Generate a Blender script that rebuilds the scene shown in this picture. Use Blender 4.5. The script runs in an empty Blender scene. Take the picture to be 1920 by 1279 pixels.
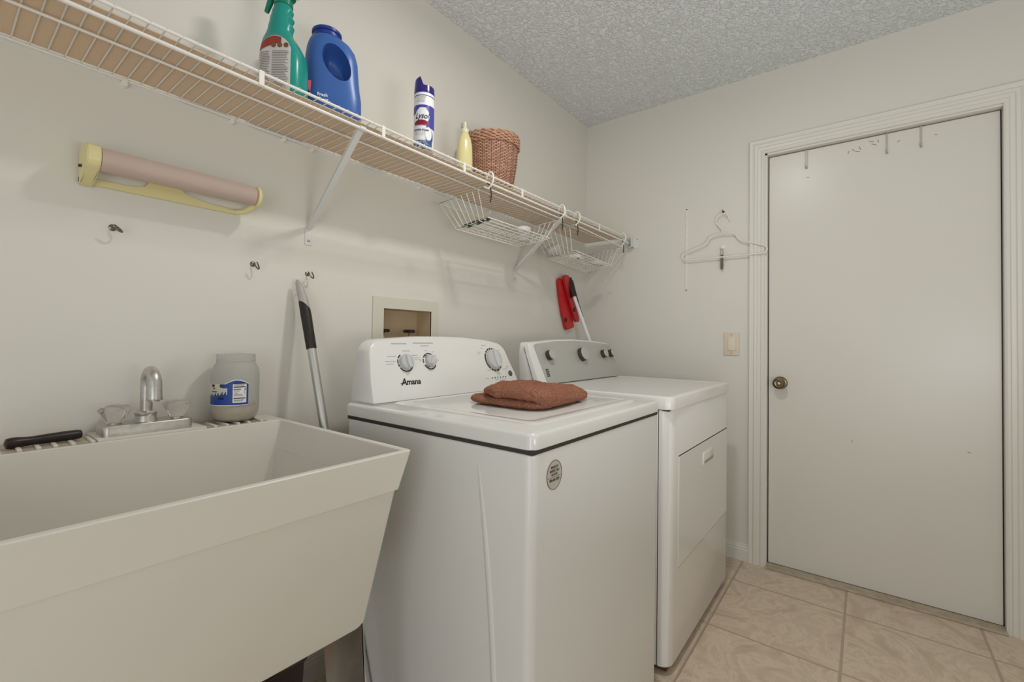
import bpy, bmesh, math, random
from mathutils import Vector, Matrix, noise
random.seed(7)
sc = bpy.context.scene
COL = sc.collection
PI = math.pi

# ---------------------------------------------------------------- camera
F_PX = 853.567
cam_d = bpy.data.cameras.new('camera')
cam_d.sensor_fit = 'HORIZONTAL'; cam_d.sensor_width = 36.0
cam_d.lens = F_PX / 1920.0 * 36.0
cam_d.shift_y = -17.34 / 1920.0
cam_d.clip_start = 0.02
cam = bpy.data.objects.new('camera', cam_d)
COL.objects.link(cam)
FW = Vector((0.78952261, 0.61344715, 0.01834818))
RT = Vector((0.61329694, -0.7897356, 0.01358456))
UP = Vector((-0.02282362, -0.00052756, 0.99973937))
m = Matrix.Identity(4)
for i in range(3):
    m[i][0] = RT[i]; m[i][1] = UP[i]; m[i][2] = -FW[i]
m[0][3], m[1][3], m[2][3] = 0.0, 0.0, 1.09905
cam.matrix_world = m
sc.camera = cam

# ---------------------------------------------------------------- world, lights, exposure
sc.view_settings.view_transform = 'Standard'
sc.view_settings.look = 'None'
sc.view_settings.gamma = 1.0
sc.view_settings.use_curve_mapping = False
sc.view_settings.exposure = -0.10
world = bpy.data.worlds.new('world'); sc.world = world
world.use_nodes = True
wb = world.node_tree.nodes['Background']
wb.inputs[0].default_value = (0.96, 0.985, 1.0, 1)
wb.inputs[1].default_value = 0.6

def area(name, loc, target, sx, sy, power, col, shape='RECTANGLE', spread=180):
    d = bpy.data.lights.new(name, 'AREA'); d.shape = shape; d.size = sx
    if shape == 'RECTANGLE': d.size_y = sy
    d.energy = power; d.color = col; d.spread = math.radians(spread)
    o = bpy.data.objects.new(name, d); COL.objects.link(o)
    o.location = loc
    o.rotation_euler = (Vector(target) - Vector(loc)).to_track_quat('-Z', 'Y').to_euler()
    return o
# the room's ceiling lamp (just above the frame) and two added fill lights out of view
area('ceiling_lamp_light', (1.07, 0.42, 2.40), (1.07, 0.42, 0), 0.14, 0, 9.5, (1.0, 0.975, 0.93), 'DISK')
area('rear_fill_light', (-1.25, -0.55, 0.85), (1.6, 0.3, 0.5), 0.8, 1.4, 10.5, (0.97, 0.99, 1.0))  # added soft fill from behind the camera, not a known source
area('upward_fill_light', (0.55, -0.72, 1.0), (1.25, 0.0, 2.46), 0.7, 0.5, 9.0, (0.97, 0.99, 1.0), 'RECTANGLE', 150)  # added upward fill to brighten the ceiling and even out the room

# ---------------------------------------------------------------- materials
MATS = {}
def srgb(r, g, b):
    f = lambda c: (c/255/12.92) if c/255 <= 0.04045 else ((c/255+0.055)/1.055)**2.4
    return (f(r), f(g), f(b), 1)
def mat(name, col, rough=0.5, metal=0.0, trans=0.0, bump=None, spec=0.5, coat=0.0, mottle=None, specks=None, ior=1.45, alpha=1.0):
    if name in MATS: return MATS[name]
    mt = bpy.data.materials.new(name); mt.use_nodes = True
    nt = mt.node_tree; n = nt.nodes; b = n['Principled BSDF']
    c = srgb(*col)
    b.inputs['Base Color'].default_value = c
    b.inputs['Roughness'].default_value = rough
    b.inputs['Metallic'].default_value = metal
    b.inputs['Transmission Weight'].default_value = trans
    b.inputs['Specular IOR Level'].default_value = spec
    b.inputs['Coat Weight'].default_value = coat
    b.inputs['IOR'].default_value = ior
    b.inputs['Alpha'].default_value = alpha
    tc = n.new('ShaderNodeTexCoord'); out = tc.outputs['Object']
    last = None
    if mottle:  # (scale, amount, colour2)
        no = n.new('ShaderNodeTexNoise'); no.inputs['Scale'].default_value = mottle[0]; no.inputs['Detail'].default_value = 6
        nt.links.new(out, no.inputs['Vector'])
        mx = n.new('ShaderNodeMix'); mx.data_type = 'RGBA'
        rp = n.new('ShaderNodeMapRange'); rp.inputs[1].default_value = 0.35; rp.inputs[2].default_value = 0.7
        rp.inputs[4].default_value = mottle[1]
        nt.links.new(no.outputs['Fac'], rp.inputs[0]); nt.links.new(rp.outputs[0], mx.inputs[0])
        mx.inputs[6].default_value = c; mx.inputs[7].default_value = srgb(*mottle[2])
        nt.links.new(mx.outputs[2], b.inputs['Base Color']); last = mx.outputs[2]
    if specks:  # (scale, size, colour, sparsity)
        vo = n.new('ShaderNodeTexVoronoi'); vo.inputs['Scale'].default_value = specks[0]
        nt.links.new(out, vo.inputs['Vector'])
        lt = n.new('ShaderNodeMath'); lt.operation = 'LESS_THAN'; lt.inputs[1].default_value = specks[1]
        nt.links.new(vo.outputs['Distance'], lt.inputs[0])
        sp = n.new('ShaderNodeSeparateColor'); nt.links.new(vo.outputs['Color'], sp.inputs[0])
        gt = n.new('ShaderNodeMath'); gt.operation = 'GREATER_THAN'; gt.inputs[1].default_value = specks[3]
        nt.links.new(sp.outputs[0], gt.inputs[0])
        mu = n.new('ShaderNodeMath'); mu.operation = 'MULTIPLY'
        nt.links.new(lt.outputs[0], mu.inputs[0]); nt.links.new(gt.outputs[0], mu.inputs[1])
        mx2 = n.new('ShaderNodeMix'); mx2.data_type = 'RGBA'
        nt.links.new(mu.outputs[0], mx2.inputs[0])
        if last: nt.links.new(last, mx2.inputs[6])
        else: mx2.inputs[6].default_value = c
        mx2.inputs[7].default_value = srgb(*specks[2])
        nt.links.new(mx2.outputs[2], b.inputs['Base Color'])
    if bump:  # (scale, strength, distance)
        no = n.new('ShaderNodeTexNoise'); no.inputs['Scale'].default_value = bump[0]; no.inputs['Detail'].default_value = 4
        nt.links.new(out, no.inputs['Vector'])
        bp = n.new('ShaderNodeBump'); bp.inputs['Strength'].default_value = bump[1]; bp.inputs['Distance'].default_value = bump[2]
        nt.links.new(no.outputs['Fac'], bp.inputs['Height']); nt.links.new(bp.outputs[0], b.inputs['Normal'])
    MATS[name] = mt
    return mt

WALL = mat('wall_paint', (225, 222, 213), 0.45, bump=(60, 0.05, 0.002), specks=(5, 0.02, (120, 112, 100), 0.93))
TRIM = mat('trim_paint', (226, 224, 215), 0.35)
DOORM = mat('door_paint', (223, 220, 211), 0.30, mottle=(1.5, 0.35, (218, 212, 203)), specks=(4, 0.012, (95, 85, 75), 0.8))
SINKM = mat('sink_plastic', (221, 217, 207), 0.42, specks=(9, 0.022, (75, 68, 58), 0.86), mottle=(2.2, 0.35, (211, 205, 196)))
ENAMEL = mat('white_enamel', (226, 225, 221), 0.16, coat=0.3)
ENAMELS = mat('white_enamel_side', (224, 223, 219), 0.28, specks=(8, 0.016, (60, 55, 50), 0.88))
DRYW = mat('dryer_enamel', (235, 233, 229), 0.22, coat=0.2)
CPLAST = mat('white_console_plastic', (230, 229, 225), 0.2)
GROOVE = mat('dark_groove', (58, 56, 50), 0.7)
WIREW = mat('white_vinyl_wire', (236, 232, 224), 0.35)
LINERM = mat('tan_board', (222, 198, 170), 0.75, mottle=(3, 0.5, (214, 186, 156)))
CHROME = mat('worn_chrome', (206, 204, 198), 0.36, 0.9, mottle=(90, 0.5, (176, 172, 164)))
STEEL = mat('steel', (170, 168, 162), 0.3, 1.0)
ALU = mat('brushed_aluminium', (205, 204, 200), 0.38, 0.85)
BLACK = mat('black_rubber', (38, 32, 29), 0.45)
BLACKG = mat('black_gloss', (28, 24, 22), 0.3)
GREYP = mat('grey_plastic', (176, 174, 166), 0.4)
PANEL = mat('silver_panel', (184, 183, 177), 0.34, 0.15)
INK = mat('ink', (62, 60, 56), 0.6)
INKL = mat('pale_ink', (186, 185, 180), 0.6)
INKB = mat('black_ink', (26, 25, 24), 0.5)
KNOBM = mat('knob_grey', (196, 197, 196), 0.3)
TEAL = mat('teal_plastic', (26, 146, 134), 0.28)
TEALD = mat('teal_dark_plastic', (22, 124, 98), 0.3)
BLUE = mat('blue_plastic', (60, 100, 170), 0.34)
BLUED = mat('dark_blue_label', (34, 58, 128), 0.4)
NAVY = mat('navy_plastic', (46, 34, 116), 0.22)
WHITEP = mat('white_print', (236, 236, 238), 0.4)
LAV = mat('lavender_print', (140, 146, 205), 0.3)
REDP = mat('red_print', (176, 34, 40), 0.45)
MAROON = mat('maroon_print', (130, 30, 60), 0.4)
LABELG = mat('pale_grey_label', (204, 202, 197), 0.5)
YELL = mat('pale_yellow_liquid', (222, 214, 156), 0.18, coat=0.5)
YCAP = mat('pale_yellow_cap', (228, 222, 188), 0.35)
YHOLD = mat('yellow_plastic', (232, 222, 166), 0.35)
ROLL = mat('brown_paper_roll', (200, 180, 168), 0.55, mottle=(5, 0.4, (190, 166, 154)))
WICK = mat('wicker', (202, 158, 130), 0.55, mottle=(55, 0.9, (172, 124, 98)))
TOWEL = mat('brown_terry', (188, 134, 110), 0.95, spec=0.1, mottle=(260, 0.9, (138, 84, 64)), bump=(380, 1.0, 0.006))
RED = mat('red_plastic', (204, 34, 36), 0.35)
BRONZE = mat('antique_brass', (128, 112, 84), 0.25, 1.0)
IVORY = mat('ivory_plastic', (222, 210, 188), 0.35)
BEIGE = mat('beige_box', (206, 184, 152), 0.5)
DIRTY = mat('grey_steel_leg', (132, 126, 116), 0.5, 0.3, mottle=(14, 0.7, (110, 92, 72)))
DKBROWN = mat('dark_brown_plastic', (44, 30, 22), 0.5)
ACRYL = mat('clear_acrylic', (236, 230, 226), 0.10, trans=0.85, ior=1.4)
JARM = mat('frosted_jar', (238, 238, 234), 0.3, trans=0.76, ior=1.15)
RESID = mat('tan_residue', (226, 196, 158), 0.6)
CLEARP = mat('clear_plastic', (238, 236, 232), 0.15, trans=0.7, ior=1.25)
GREENI = mat('dark_green_plastic', (48, 70, 56), 0.4)

def ceiling_mat():
    mt = bpy.data.materials.new('ceiling_texture'); mt.use_nodes = True
    nt = mt.node_tree; n = nt.nodes; b = n['Principled BSDF']
    b.inputs['Base Color'].default_value = srgb(233, 237, 238); b.inputs['Roughness'].default_value = 0.5
    tc = n.new('ShaderNodeTexCoord')
    a = n.new('ShaderNodeTexNoise'); a.inputs['Scale'].default_value = 55; a.inputs['Detail'].default_value = 3; a.inputs['Distortion'].default_value = 1.2
    nt.links.new(tc.outputs['Object'], a.inputs['Vector'])
    r = n.new('ShaderNodeMapRange'); r.inputs[1].default_value = 0.44; r.inputs[2].default_value = 0.6
    nt.links.new(a.outputs['Fac'], r.inputs[0])
    bp = n.new('ShaderNodeBump'); bp.inputs['Strength'].default_value = 0.7; bp.inputs['Distance'].default_value = 0.007
    nt.links.new(r.outputs[0], bp.inputs['Height']); nt.links.new(bp.outputs[0], b.inputs['Normal'])
    return mt
CEILM = ceiling_mat()

def floor_mat():
    mt = bpy.data.materials.new('slate_look_tile'); mt.use_nodes = True
    nt = mt.node_tree; n = nt.nodes; L = nt.links.new; b = n['Principled BSDF']
    tc = n.new('ShaderNodeTexCoord'); sep = n.new('ShaderNodeSeparateXYZ'); L(tc.outputs['Object'], sep.inputs[0])
    S = 0.4235; G = 0.0045
    def M(op, a, bb=None):
        q = n.new('ShaderNodeMath'); q.operation = op
        for i, v in enumerate((a, bb)):
            if v is None: continue
            if isinstance(v, (int, float)): q.inputs[i].default_value = v
            else: L(v, q.inputs[i])
        return q.outputs[0]
    fl = []; ed = []
    for ax, off in ((0, 2.328), (1, 0.068)):
        u = M('DIVIDE', M('SUBTRACT', sep.outputs[ax], off), S)
        f = M('FLOOR', u); fl.append(f)
        fr = M('SUBTRACT', u, f)
        d = M('MINIMUM', fr, M('SUBTRACT', 1.0, fr))
        ed.append(d)
    dmin = M('MINIMUM', ed[0], ed[1])
    gr = n.new('ShaderNodeMapRange'); gr.inputs[1].default_value = G/S*0.55; gr.inputs[2].default_value = G/S*1.1
    L(dmin, gr.inputs[0])
    # shift the pattern per tile
    cmb = n.new('ShaderNodeCombineXYZ'); L(M('MULTIPLY', fl[0], 3.7), cmb.inputs[0]); L(M('MULTIPLY', fl[1], 5.3), cmb.inputs[1])
    add = n.new('ShaderNodeVectorMath'); add.operation = 'ADD'; L(tc.outputs['Object'], add.inputs[0]); L(cmb.outputs[0], add.inputs[1])
    n1 = n.new('ShaderNodeTexNoise'); n1.inputs['Scale'].default_value = 5.5; n1.inputs['Detail'].default_value = 8; n1.inputs['Distortion'].default_value = 2.2; n1.inputs['Roughness'].default_value = 0.62
    L(add.outputs[0], n1.inputs['Vector'])
    cr = n.new('ShaderNodeValToRGB'); e = cr.color_ramp.elements
    e[0].position = 0.3; e[0].color = srgb(184, 166, 145); e[1].position = 0.72; e[1].color = srgb(230, 217, 196)
    k = e.new(0.46); k.color = srgb(209, 191, 168); k = e.new(0.52); k.color = srgb(224, 208, 184)
    k = e.new(0.60); k.color = srgb(202, 186, 164)
    L(n1.outputs['Fac'], cr.inputs[0])
    n2 = n.new('ShaderNodeTexNoise'); n2.inputs['Scale'].default_value = 3; L(add.outputs[0], n2.inputs['Vector'])
    mx = n.new('ShaderNodeMix'); mx.data_type = 'RGBA'
    L(M('MULTIPLY', n2.outputs['Fac'], 0.5), mx.inputs[0]); L(cr.outputs[0], mx.inputs[6]); mx.inputs[7].default_value = srgb(214, 190, 171)
    mg = n.new('ShaderNodeMix'); mg.data_type = 'RGBA'; L(gr.outputs[0], mg.inputs[0])
    mg.inputs[6].default_value = srgb(182, 164, 143); L(mx.outputs[2], mg.inputs[7])
    L(mg.outputs[2], b.inputs['Base Color']); b.inputs['Roughness'].default_value = 0.42
    hs = M('ADD', M('MULTIPLY', gr.outputs[0], 1.0), M('MULTIPLY', n1.outputs['Fac'], 1.1))
    bp = n.new('ShaderNodeBump'); bp.inputs['Strength'].default_value = 0.6; bp.inputs['Distance'].default_value = 0.003
    L(hs, bp.inputs['Height']); L(bp.outputs[0], b.inputs['Normal'])
    return mt
FLOORM = floor_mat()
def weave_mat(x0, y0):
    mt = bpy.data.materials.new('woven_wicker'); mt.use_nodes = True
    nt = mt.node_tree; n = nt.nodes; L = nt.links.new; b = n['Principled BSDF']
    tc = n.new('ShaderNodeTexCoord'); sep = n.new('ShaderNodeSeparateXYZ'); L(tc.outputs['Object'], sep.inputs[0])
    def M(op, a, bb=None):
        q = n.new('ShaderNodeMath'); q.operation = op
        for i, v in enumerate((a, bb)):
            if v is None: continue
            if isinstance(v, (int, float)): q.inputs[i].default_value = v
            else: L(v, q.inputs[i])
        return q.outputs[0]
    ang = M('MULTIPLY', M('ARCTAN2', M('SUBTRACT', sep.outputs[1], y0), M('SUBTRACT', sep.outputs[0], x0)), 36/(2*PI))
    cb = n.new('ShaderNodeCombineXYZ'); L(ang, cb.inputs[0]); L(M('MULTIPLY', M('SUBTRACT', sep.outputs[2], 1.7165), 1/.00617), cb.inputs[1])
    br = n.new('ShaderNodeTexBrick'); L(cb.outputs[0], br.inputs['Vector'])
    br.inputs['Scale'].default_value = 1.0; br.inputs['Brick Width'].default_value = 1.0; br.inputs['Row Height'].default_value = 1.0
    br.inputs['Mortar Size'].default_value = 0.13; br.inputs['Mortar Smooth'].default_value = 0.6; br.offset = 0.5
    br.inputs['Color1'].default_value = srgb(206, 164, 138); br.inputs['Color2'].default_value = srgb(176, 128, 104); br.inputs['Mortar'].default_value = srgb(98, 62, 46)  # two strand browns; the dark mortar colour paints shade into the weave gaps
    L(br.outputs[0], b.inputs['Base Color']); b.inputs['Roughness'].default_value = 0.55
    return mt

# ---------------------------------------------------------------- mesh helpers
def B(): return bmesh.new()
def box(bm, x0, x1, y0, y1, z0, z1, bev=0.0, seg=2, mx=None):
    vs = [bm.verts.new((x, y, z)) for z in (z0, z1) for y in (y0, y1) for x in (x0, x1)]
    fs = [bm.faces.new([vs[i] for i in q]) for q in ((0, 2, 3, 1), (4, 5, 7, 6), (0, 1, 5, 4), (2, 6, 7, 3), (0, 4, 6, 2), (1, 3, 7, 5))]
    if mx is not None:
        for v in vs: v.co = mx @ v.co
    if bev > 0:
        es = list({e for f in fs for e in f.edges})
        bmesh.ops.bevel(bm, geom=es, offset=bev, segments=seg, profile=0.5, affect='EDGES')
def tube(bm, pts, r, n=8, closed=False, cap=True):
    pts = [Vector(p) for p in pts]; N = len(pts)
    rr = r if isinstance(r, (list, tuple)) else [r]*N
    T = []
    for i in range(N):
        a = pts[(i-1) % N] if (closed or i > 0) else pts[i]
        c = pts[(i+1) % N] if (closed or i < N-1) else pts[i]
        t = (c-a); T.append(t.normalized() if t.length > 1e-9 else Vector((0, 0, 1)))
    up = Vector((0, 0, 1)) if abs(T[0].z) < 0.9 else Vector((1, 0, 0))
    nrm = T[0].cross(up).normalized(); rings = []
    for i in range(N):
        nrm = (nrm - T[i]*nrm.dot(T[i]))
        nrm = nrm.normalized() if nrm.length > 1e-6 else T[i].orthogonal().normalized()
        bn = T[i].cross(nrm)
        rings.append([bm.verts.new(pts[i] + (nrm*math.cos(2*PI*k/n) + bn*math.sin(2*PI*k/n))*rr[i]) for k in range(n)])
    for i in range(N if closed else N-1):
        a = rings[i]; c = rings[(i+1) % N]
        for k in range(n): bm.faces.new((a[k], a[(k+1) % n], c[(k+1) % n], c[k]))
    if cap and not closed:
        bm.faces.new(rings[0][::-1]); bm.faces.new(rings[-1])
def loft(bm, rings, cap0=True, cap1=True):
    R = [[bm.verts.new(p) for p in r] for r in rings]; n = len(R[0])
    for a, c in zip(R, R[1:]):
        for k in range(n): bm.faces.new((a[k], a[(k+1) % n], c[(k+1) % n], c[k]))
    if cap0: bm.faces.new(R[0][::-1])
    if cap1: bm.faces.new(R[-1])
    return R
def lathe(bm, prof, mx=None, n=32, cap0=True, cap1=True):
    rings = []
    for r, z in prof:
        ring = [Vector((max(r, 1e-5)*math.cos(2*PI*k/n), max(r, 1e-5)*math.sin(2*PI*k/n), z)) for k in range(n)]
        if mx is not None: ring = [mx @ v for v in ring]
        rings.append(ring)
    loft(bm, rings, cap0, cap1)
def rrect(x0, x1, y0, y1, r, z, n=4):
    out = []
    for cx, cy, a0 in ((x1-r, y1-r, 0), (x0+r, y1-r, 90), (x0+r, y0+r, 180), (x1-r, y0+r, 270)):
        for k in range(n+1):
            a = math.radians(a0 + 90*k/n); out.append(Vector((cx+r*math.cos(a), cy+r*math.sin(a), z)))
    return out
def superring(cx, cy, a, b, z, e=2.6, n=40, rot=0):
    out = []
    for k in range(n):
        t = 2*PI*k/n; c, s = math.cos(t), math.sin(t)
        x = a*math.copysign(abs(c)**(2/e), c); y = b*math.copysign(abs(s)**(2/e), s)
        out.append(Vector((cx + x*math.cos(rot)-y*math.sin(rot), cy + x*math.sin(rot)+y*math.cos(rot), z)))
    return out
def prism(bm, poly, mx, depth):   # poly in local xy, extruded along local +z
    a = [bm.verts.new(mx @ Vector((x, y, 0))) for x, y in poly]
    c = [bm.verts.new(mx @ Vector((x, y, depth))) for x, y in poly]
    n = len(poly)
    bm.faces.new(a[::-1]); bm.faces.new(c)
    for k in range(n): bm.faces.new((a[k], a[(k+1) % n], c[(k+1) % n], c[k]))
def frame(o, x, y):
    x = Vector(x).normalized(); y = Vector(y); z = x.cross(y).normalized(); y = z.cross(x)
    mx = Matrix.Identity(4)
    for i in range(3): mx[i][0] = x[i]; mx[i][1] = y[i]; mx[i][2] = z[i]; mx[i][3] = o[i]
    return mx
def text(bm, s, size, mx, shear=0.0, bold=0.0, wx=1.0, ext=0.0003):
    cu = bpy.data.curves.new('txt', 'FONT'); cu.body = s; cu.size = size; cu.shear = shear; cu.offset = bold
    cu.align_x = 'CENTER'; cu.align_y = 'CENTER'; cu.extrude = ext; cu.resolution_u = 3
    o = bpy.data.objects.new('txt', cu); COL.objects.link(o)
    dg = bpy.context.evaluated_depsgraph_get(); dg.update()
    me = bpy.data.meshes.new_from_object(o.evaluated_get(dg))
    me.transform(mx @ Matrix.Diagonal((wx, 1, 1, 1)))
    bm.from_mesh(me)
    bpy.data.objects.remove(o); bpy.data.curves.remove(cu); bpy.data.meshes.remove(me)
def obj(name, bm, mt, parent=None, label=None, cat=None, group=None, kind=None, sharp=38, flat=False):
    bmesh.ops.remove_doubles(bm, verts=bm.verts, dist=1e-6)
    bmesh.ops.recalc_face_normals(bm, faces=bm.faces)
    if not flat:
        for f in bm.faces: f.smooth = True
        for e in bm.edges:
            if len(e.link_faces) == 2 and e.calc_face_angle(0) > math.radians(sharp): e.smooth = False
    me = bpy.data.meshes.new(name); bm.to_mesh(me); bm.free()
    mts = mt if isinstance(mt, (list, tuple)) else [mt]
    for q in mts: me.materials.append(q)
    o = bpy.data.objects.new(name, me); COL.objects.link(o)
    if parent is not None:
        o.parent = parent; o.matrix_parent_inverse = Matrix.Translation(-Vector(parent.location))
    tag(o, label, cat, group, kind)
    return o
def tag(o, label=None, cat=None, group=None, kind=None):
    if label: o['label'] = label
    if cat: o['category'] = cat
    if group: o['group'] = group
    if kind: o['kind'] = kind
def thing(name, loc, label, cat, group=None, kind=None):
    o = bpy.data.objects.new(name, None); COL.objects.link(o); o.location = loc
    o.empty_display_size = 0.05
    tag(o, label, cat, group, kind); return o

YA = 1.407      # wall with the shelf
XW = 2.569      # wall with the door
ZC = 2.4665
# ================================================================ ROOM
bm = B(); box(bm, -1.4, 2.75, -1.1, 1.53, -0.05, 0.0); obj('floor', bm, FLOORM, label='beige slate-look tile floor', cat='floor', kind='structure')
bm = B(); box(bm, -1.4, 2.75, -1.1, 1.53, ZC, ZC+0.05); obj('ceiling', bm, CEILM, label='textured pale grey ceiling', cat='ceiling', kind='structure')
# left wall with the recess of the valve box
HX0, HX1, HZ0, HZ1 = 1.020, 1.277, 1.03, 1.222
bm = B()
box(bm, -1.4, HX0, YA, YA+0.12, 0, ZC); box(bm, HX1, 2.75, YA, YA+0.12, 0, ZC)
box(bm, HX0, HX1, YA, YA+0.12, 0, HZ0); box(bm, HX0, HX1, YA, YA+0.12, HZ1, ZC); box(bm, HX0, HX1, YA+0.11, YA+0.12, HZ0, HZ1)
obj('wall_left', bm, WALL, label='off-white painted wall behind the shelf and machines', cat='wall', kind='structure')
# door wall with opening
OY0, OY1, OZ = -0.445, 0.405, 2.062
bm = B()
box(bm, XW, XW+0.12, OY1, YA, 0, ZC); box(bm, XW, XW+0.12, -1.1, OY0, 0, ZC); box(bm, XW, XW+0.12, OY0, OY1, OZ, ZC)
obj('wall_back', bm, WALL, label='off-white painted wall around the door', cat='wall', kind='structure')
bm = B(); box(bm, -1.4, 2.69, -1.1, -1.04, 0, ZC); obj('wall_right', bm, WALL, label='off-white wall right of the camera', cat='wall', kind='structure')
# jamb
bm = B()
box(bm, XW-0.002, XW+0.12, 0.3885, OY1, 0, OZ); box(bm, XW-0.002, XW+0.12, OY0, -0.4276, 0, OZ)
box(bm, XW-0.002, XW+0.12, OY0, OY1, 2.0435, OZ)
obj('trim_1', bm, TRIM, label='painted door jamb', cat='trim', kind='structure')
bm = B()
box(bm, 2.612, 2.62, -0.43, 0.39, 0.0, 2.045)  # dark backing sheet added so the gap around the door reads as shade
obj('trim_2', bm, BLACKG, label='added dark sheet behind the door, painting the shade in its edge gap', cat='trim', kind='structure')
# casing: moulded profile mitred around the opening
prof = [(0.0, 0.0), (0.0, 0.010), (0.006, 0.014), (0.014, 0.014), (0.018, 0.010), (0.030, 0.011), (0.034, 0.016), (0.044, 0.018), (0.050, 0.014), (0.056, 0.018), (0.066, 0.020), (0.0665, 0.0)]
ci0, ci1, ciz = -0.4215, 0.398, 2.052
bm = B(); rings = []
for s in (0, 1, 2, 3):
    ring = []
    for u, h in prof:
        y = (ci1 + u) if s in (0, 1) else (ci0 - u - 0.004)
        z = 0.0 if s in (0, 3) else ciz + u
        ring.append(Vector((XW - h, y, z)))
    rings.append(ring)
loft(bm, rings); obj('trim_3', bm, TRIM, label='moulded off-white door casing', cat='trim', kind='structure', sharp=20)
bm = B(); box(bm, XW-0.028, XW+0.03, -0.4276, 0.3885, 0, 0.009, 0.004); box(bm, XW+0.0, XW+0.03, -0.4276, 0.3885, 0, 0.012, 0.002)
obj('trim_4', bm, mat('threshold', (190, 176, 156), 0.5, mottle=(30, 0.7, (160, 142, 118))), label='worn threshold strip under the door', cat='trim', kind='structure')
# baseboards
def baseboard(name, pts_fn, lab):
    pr = [(0, 0), (0.012, 0), (0.012, 0.055), (0.009, 0.060), (0.010, 0.066), (0.006, 0.072), (0.006, 0.078), (0.0, 0.082)]
    bm = B(); rings = [[pts_fn(s, d, z) for d, z in pr] for s in (0, 1)]
    loft(bm, rings); obj(name, bm, TRIM, label=lab, cat='baseboard', kind='structure', sharp=20)
baseboard('baseboard_back', lambda s, d, z: Vector((XW-d, 0.4645 + s*(YA-0.4645), z)), 'off-white baseboard beside the door casing')
baseboard('baseboard_left', lambda s, d, z: Vector((-1.4 + s*(XW+1.4), YA-d, z)), 'off-white baseboard behind the machines')
# door
dr = thing('door_1', (2.599, -0.02, 0.012), 'flat off-white slab door', 'door', kind='structure')
bm = B(); box(bm, 2.599, 2.611, -0.4236, 0.3845, 0.012, 2.0395, 0.0015, 1)
obj('door_slab', bm, DOORM, dr)
bm = B()
marks = [(0.045, 1.995, 0.012, 0.9), (0.03, 1.985, 0.02, 0.4), (0.02, 1.998, 0.016, 1.2), (-0.03, 2.002, 0.02, 0.5), (0.062, 1.988, 0.014, 1.9), (-0.115, 1.995, 0.012, 2.4), (-0.02, 2.018, 0.018, 0.2), (-0.045, 2.014, 0.014, 1.4), (-0.235, 1.992, 0.008, 0.3), (0.22, 1.905, 0.012, 0.5),(-0.33,0.67,0.01,0.3),(0.05,0.66,0.01,1.3)]
for y, z, l, a in marks:
    mx = Matrix.Translation((2.5989, y, z)) @ Matrix.Rotation(a, 4, 'X'); box(bm, -0.0003, 0.0003, -l/2, l/2, -0.0012, 0.0012, mx=mx)
obj('paint_chips', bm, mat('chip_grey', (120, 112, 100), 0.7), dr)
kn = B(); KX = frame((2.599, 0.333, 0.906), (0, 1, 0), (0, 0, 1)) @ Matrix.Rotation(PI, 4, 'X')  # local z towards -x
def knobframe(o):  # local z = -x
    return frame(o, (0, -1, 0), (0, 0, 1))
kf = knobframe((2.599, 0.333, 0.906))
lathe(kn, [(0.030, 0), (0.031, 0.004), (0.027, 0.009), (0.013, 0.012), (0.011, 0.024), (0.016, 0.030), (0.026, 0.038), (0.0285, 0.047), (0.026, 0.056), (0.018, 0.061), (0.011, 0.060), (0.009, 0.057), (0, 0.057)], kf, 40)
k_o = obj('door_knob', kn, BRONZE, dr)
bm = B(); lathe(bm, [(0.0075, 0.056), (0.0075, 0.063), (0.004, 0.065), (0, 0.065)], kf, 20); obj('lock_button', bm, STEEL, k_o)

# ================================================================ WIRE SHELF
SX0, SX1, YF, YB, ZD = -0.45, 2.525, 1.10, 1.397, 1.712
shelf = thing('wire_shelf', (1.0, 1.25, 1.70), 'long white vinyl-coated wire shelf mounted high along the left wall', 'shelf')
bm = B(); x = -0.45 + 0.008
k = 0
while x < SX1:
    tube(bm, [(x, YB+0.003, ZD), (x, YF-0.001, ZD), (x, YF-0.004, ZD-0.004)], 0.00155, 5); x += 0.0268
obj('wire_deck', bm, WIREW, shelf)
for nm, y, z, r in (('rear_rod', YB, ZD-0.0045, 0.0034), ('middle_rod', 1.238, ZD-0.0045, 0.0032), ('front_rod', YF, ZD-0.0045, 0.0036), ('hanging_rod', YF, 1.6785, 0.0042)):
    bm = B(); tube(bm, [(SX0, y, z), (SX1, y, z)], r, 10); obj(nm, bm, WIREW, shelf)
for xs in (-0.21, 0.125, 0.46, 0.795, 1.13, 1.466, 1.80, 2.14, 2.47):
    bm = B(); box(bm, xs-0.006, xs+0.006, YF-0.006, YF-0.0035, 1.6755, ZD-0.001, 0.0008, 1); obj('lip_strap', bm, WIREW, shelf)
BRM = mat('white_bracket', (222, 222, 218), 0.35)
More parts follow.
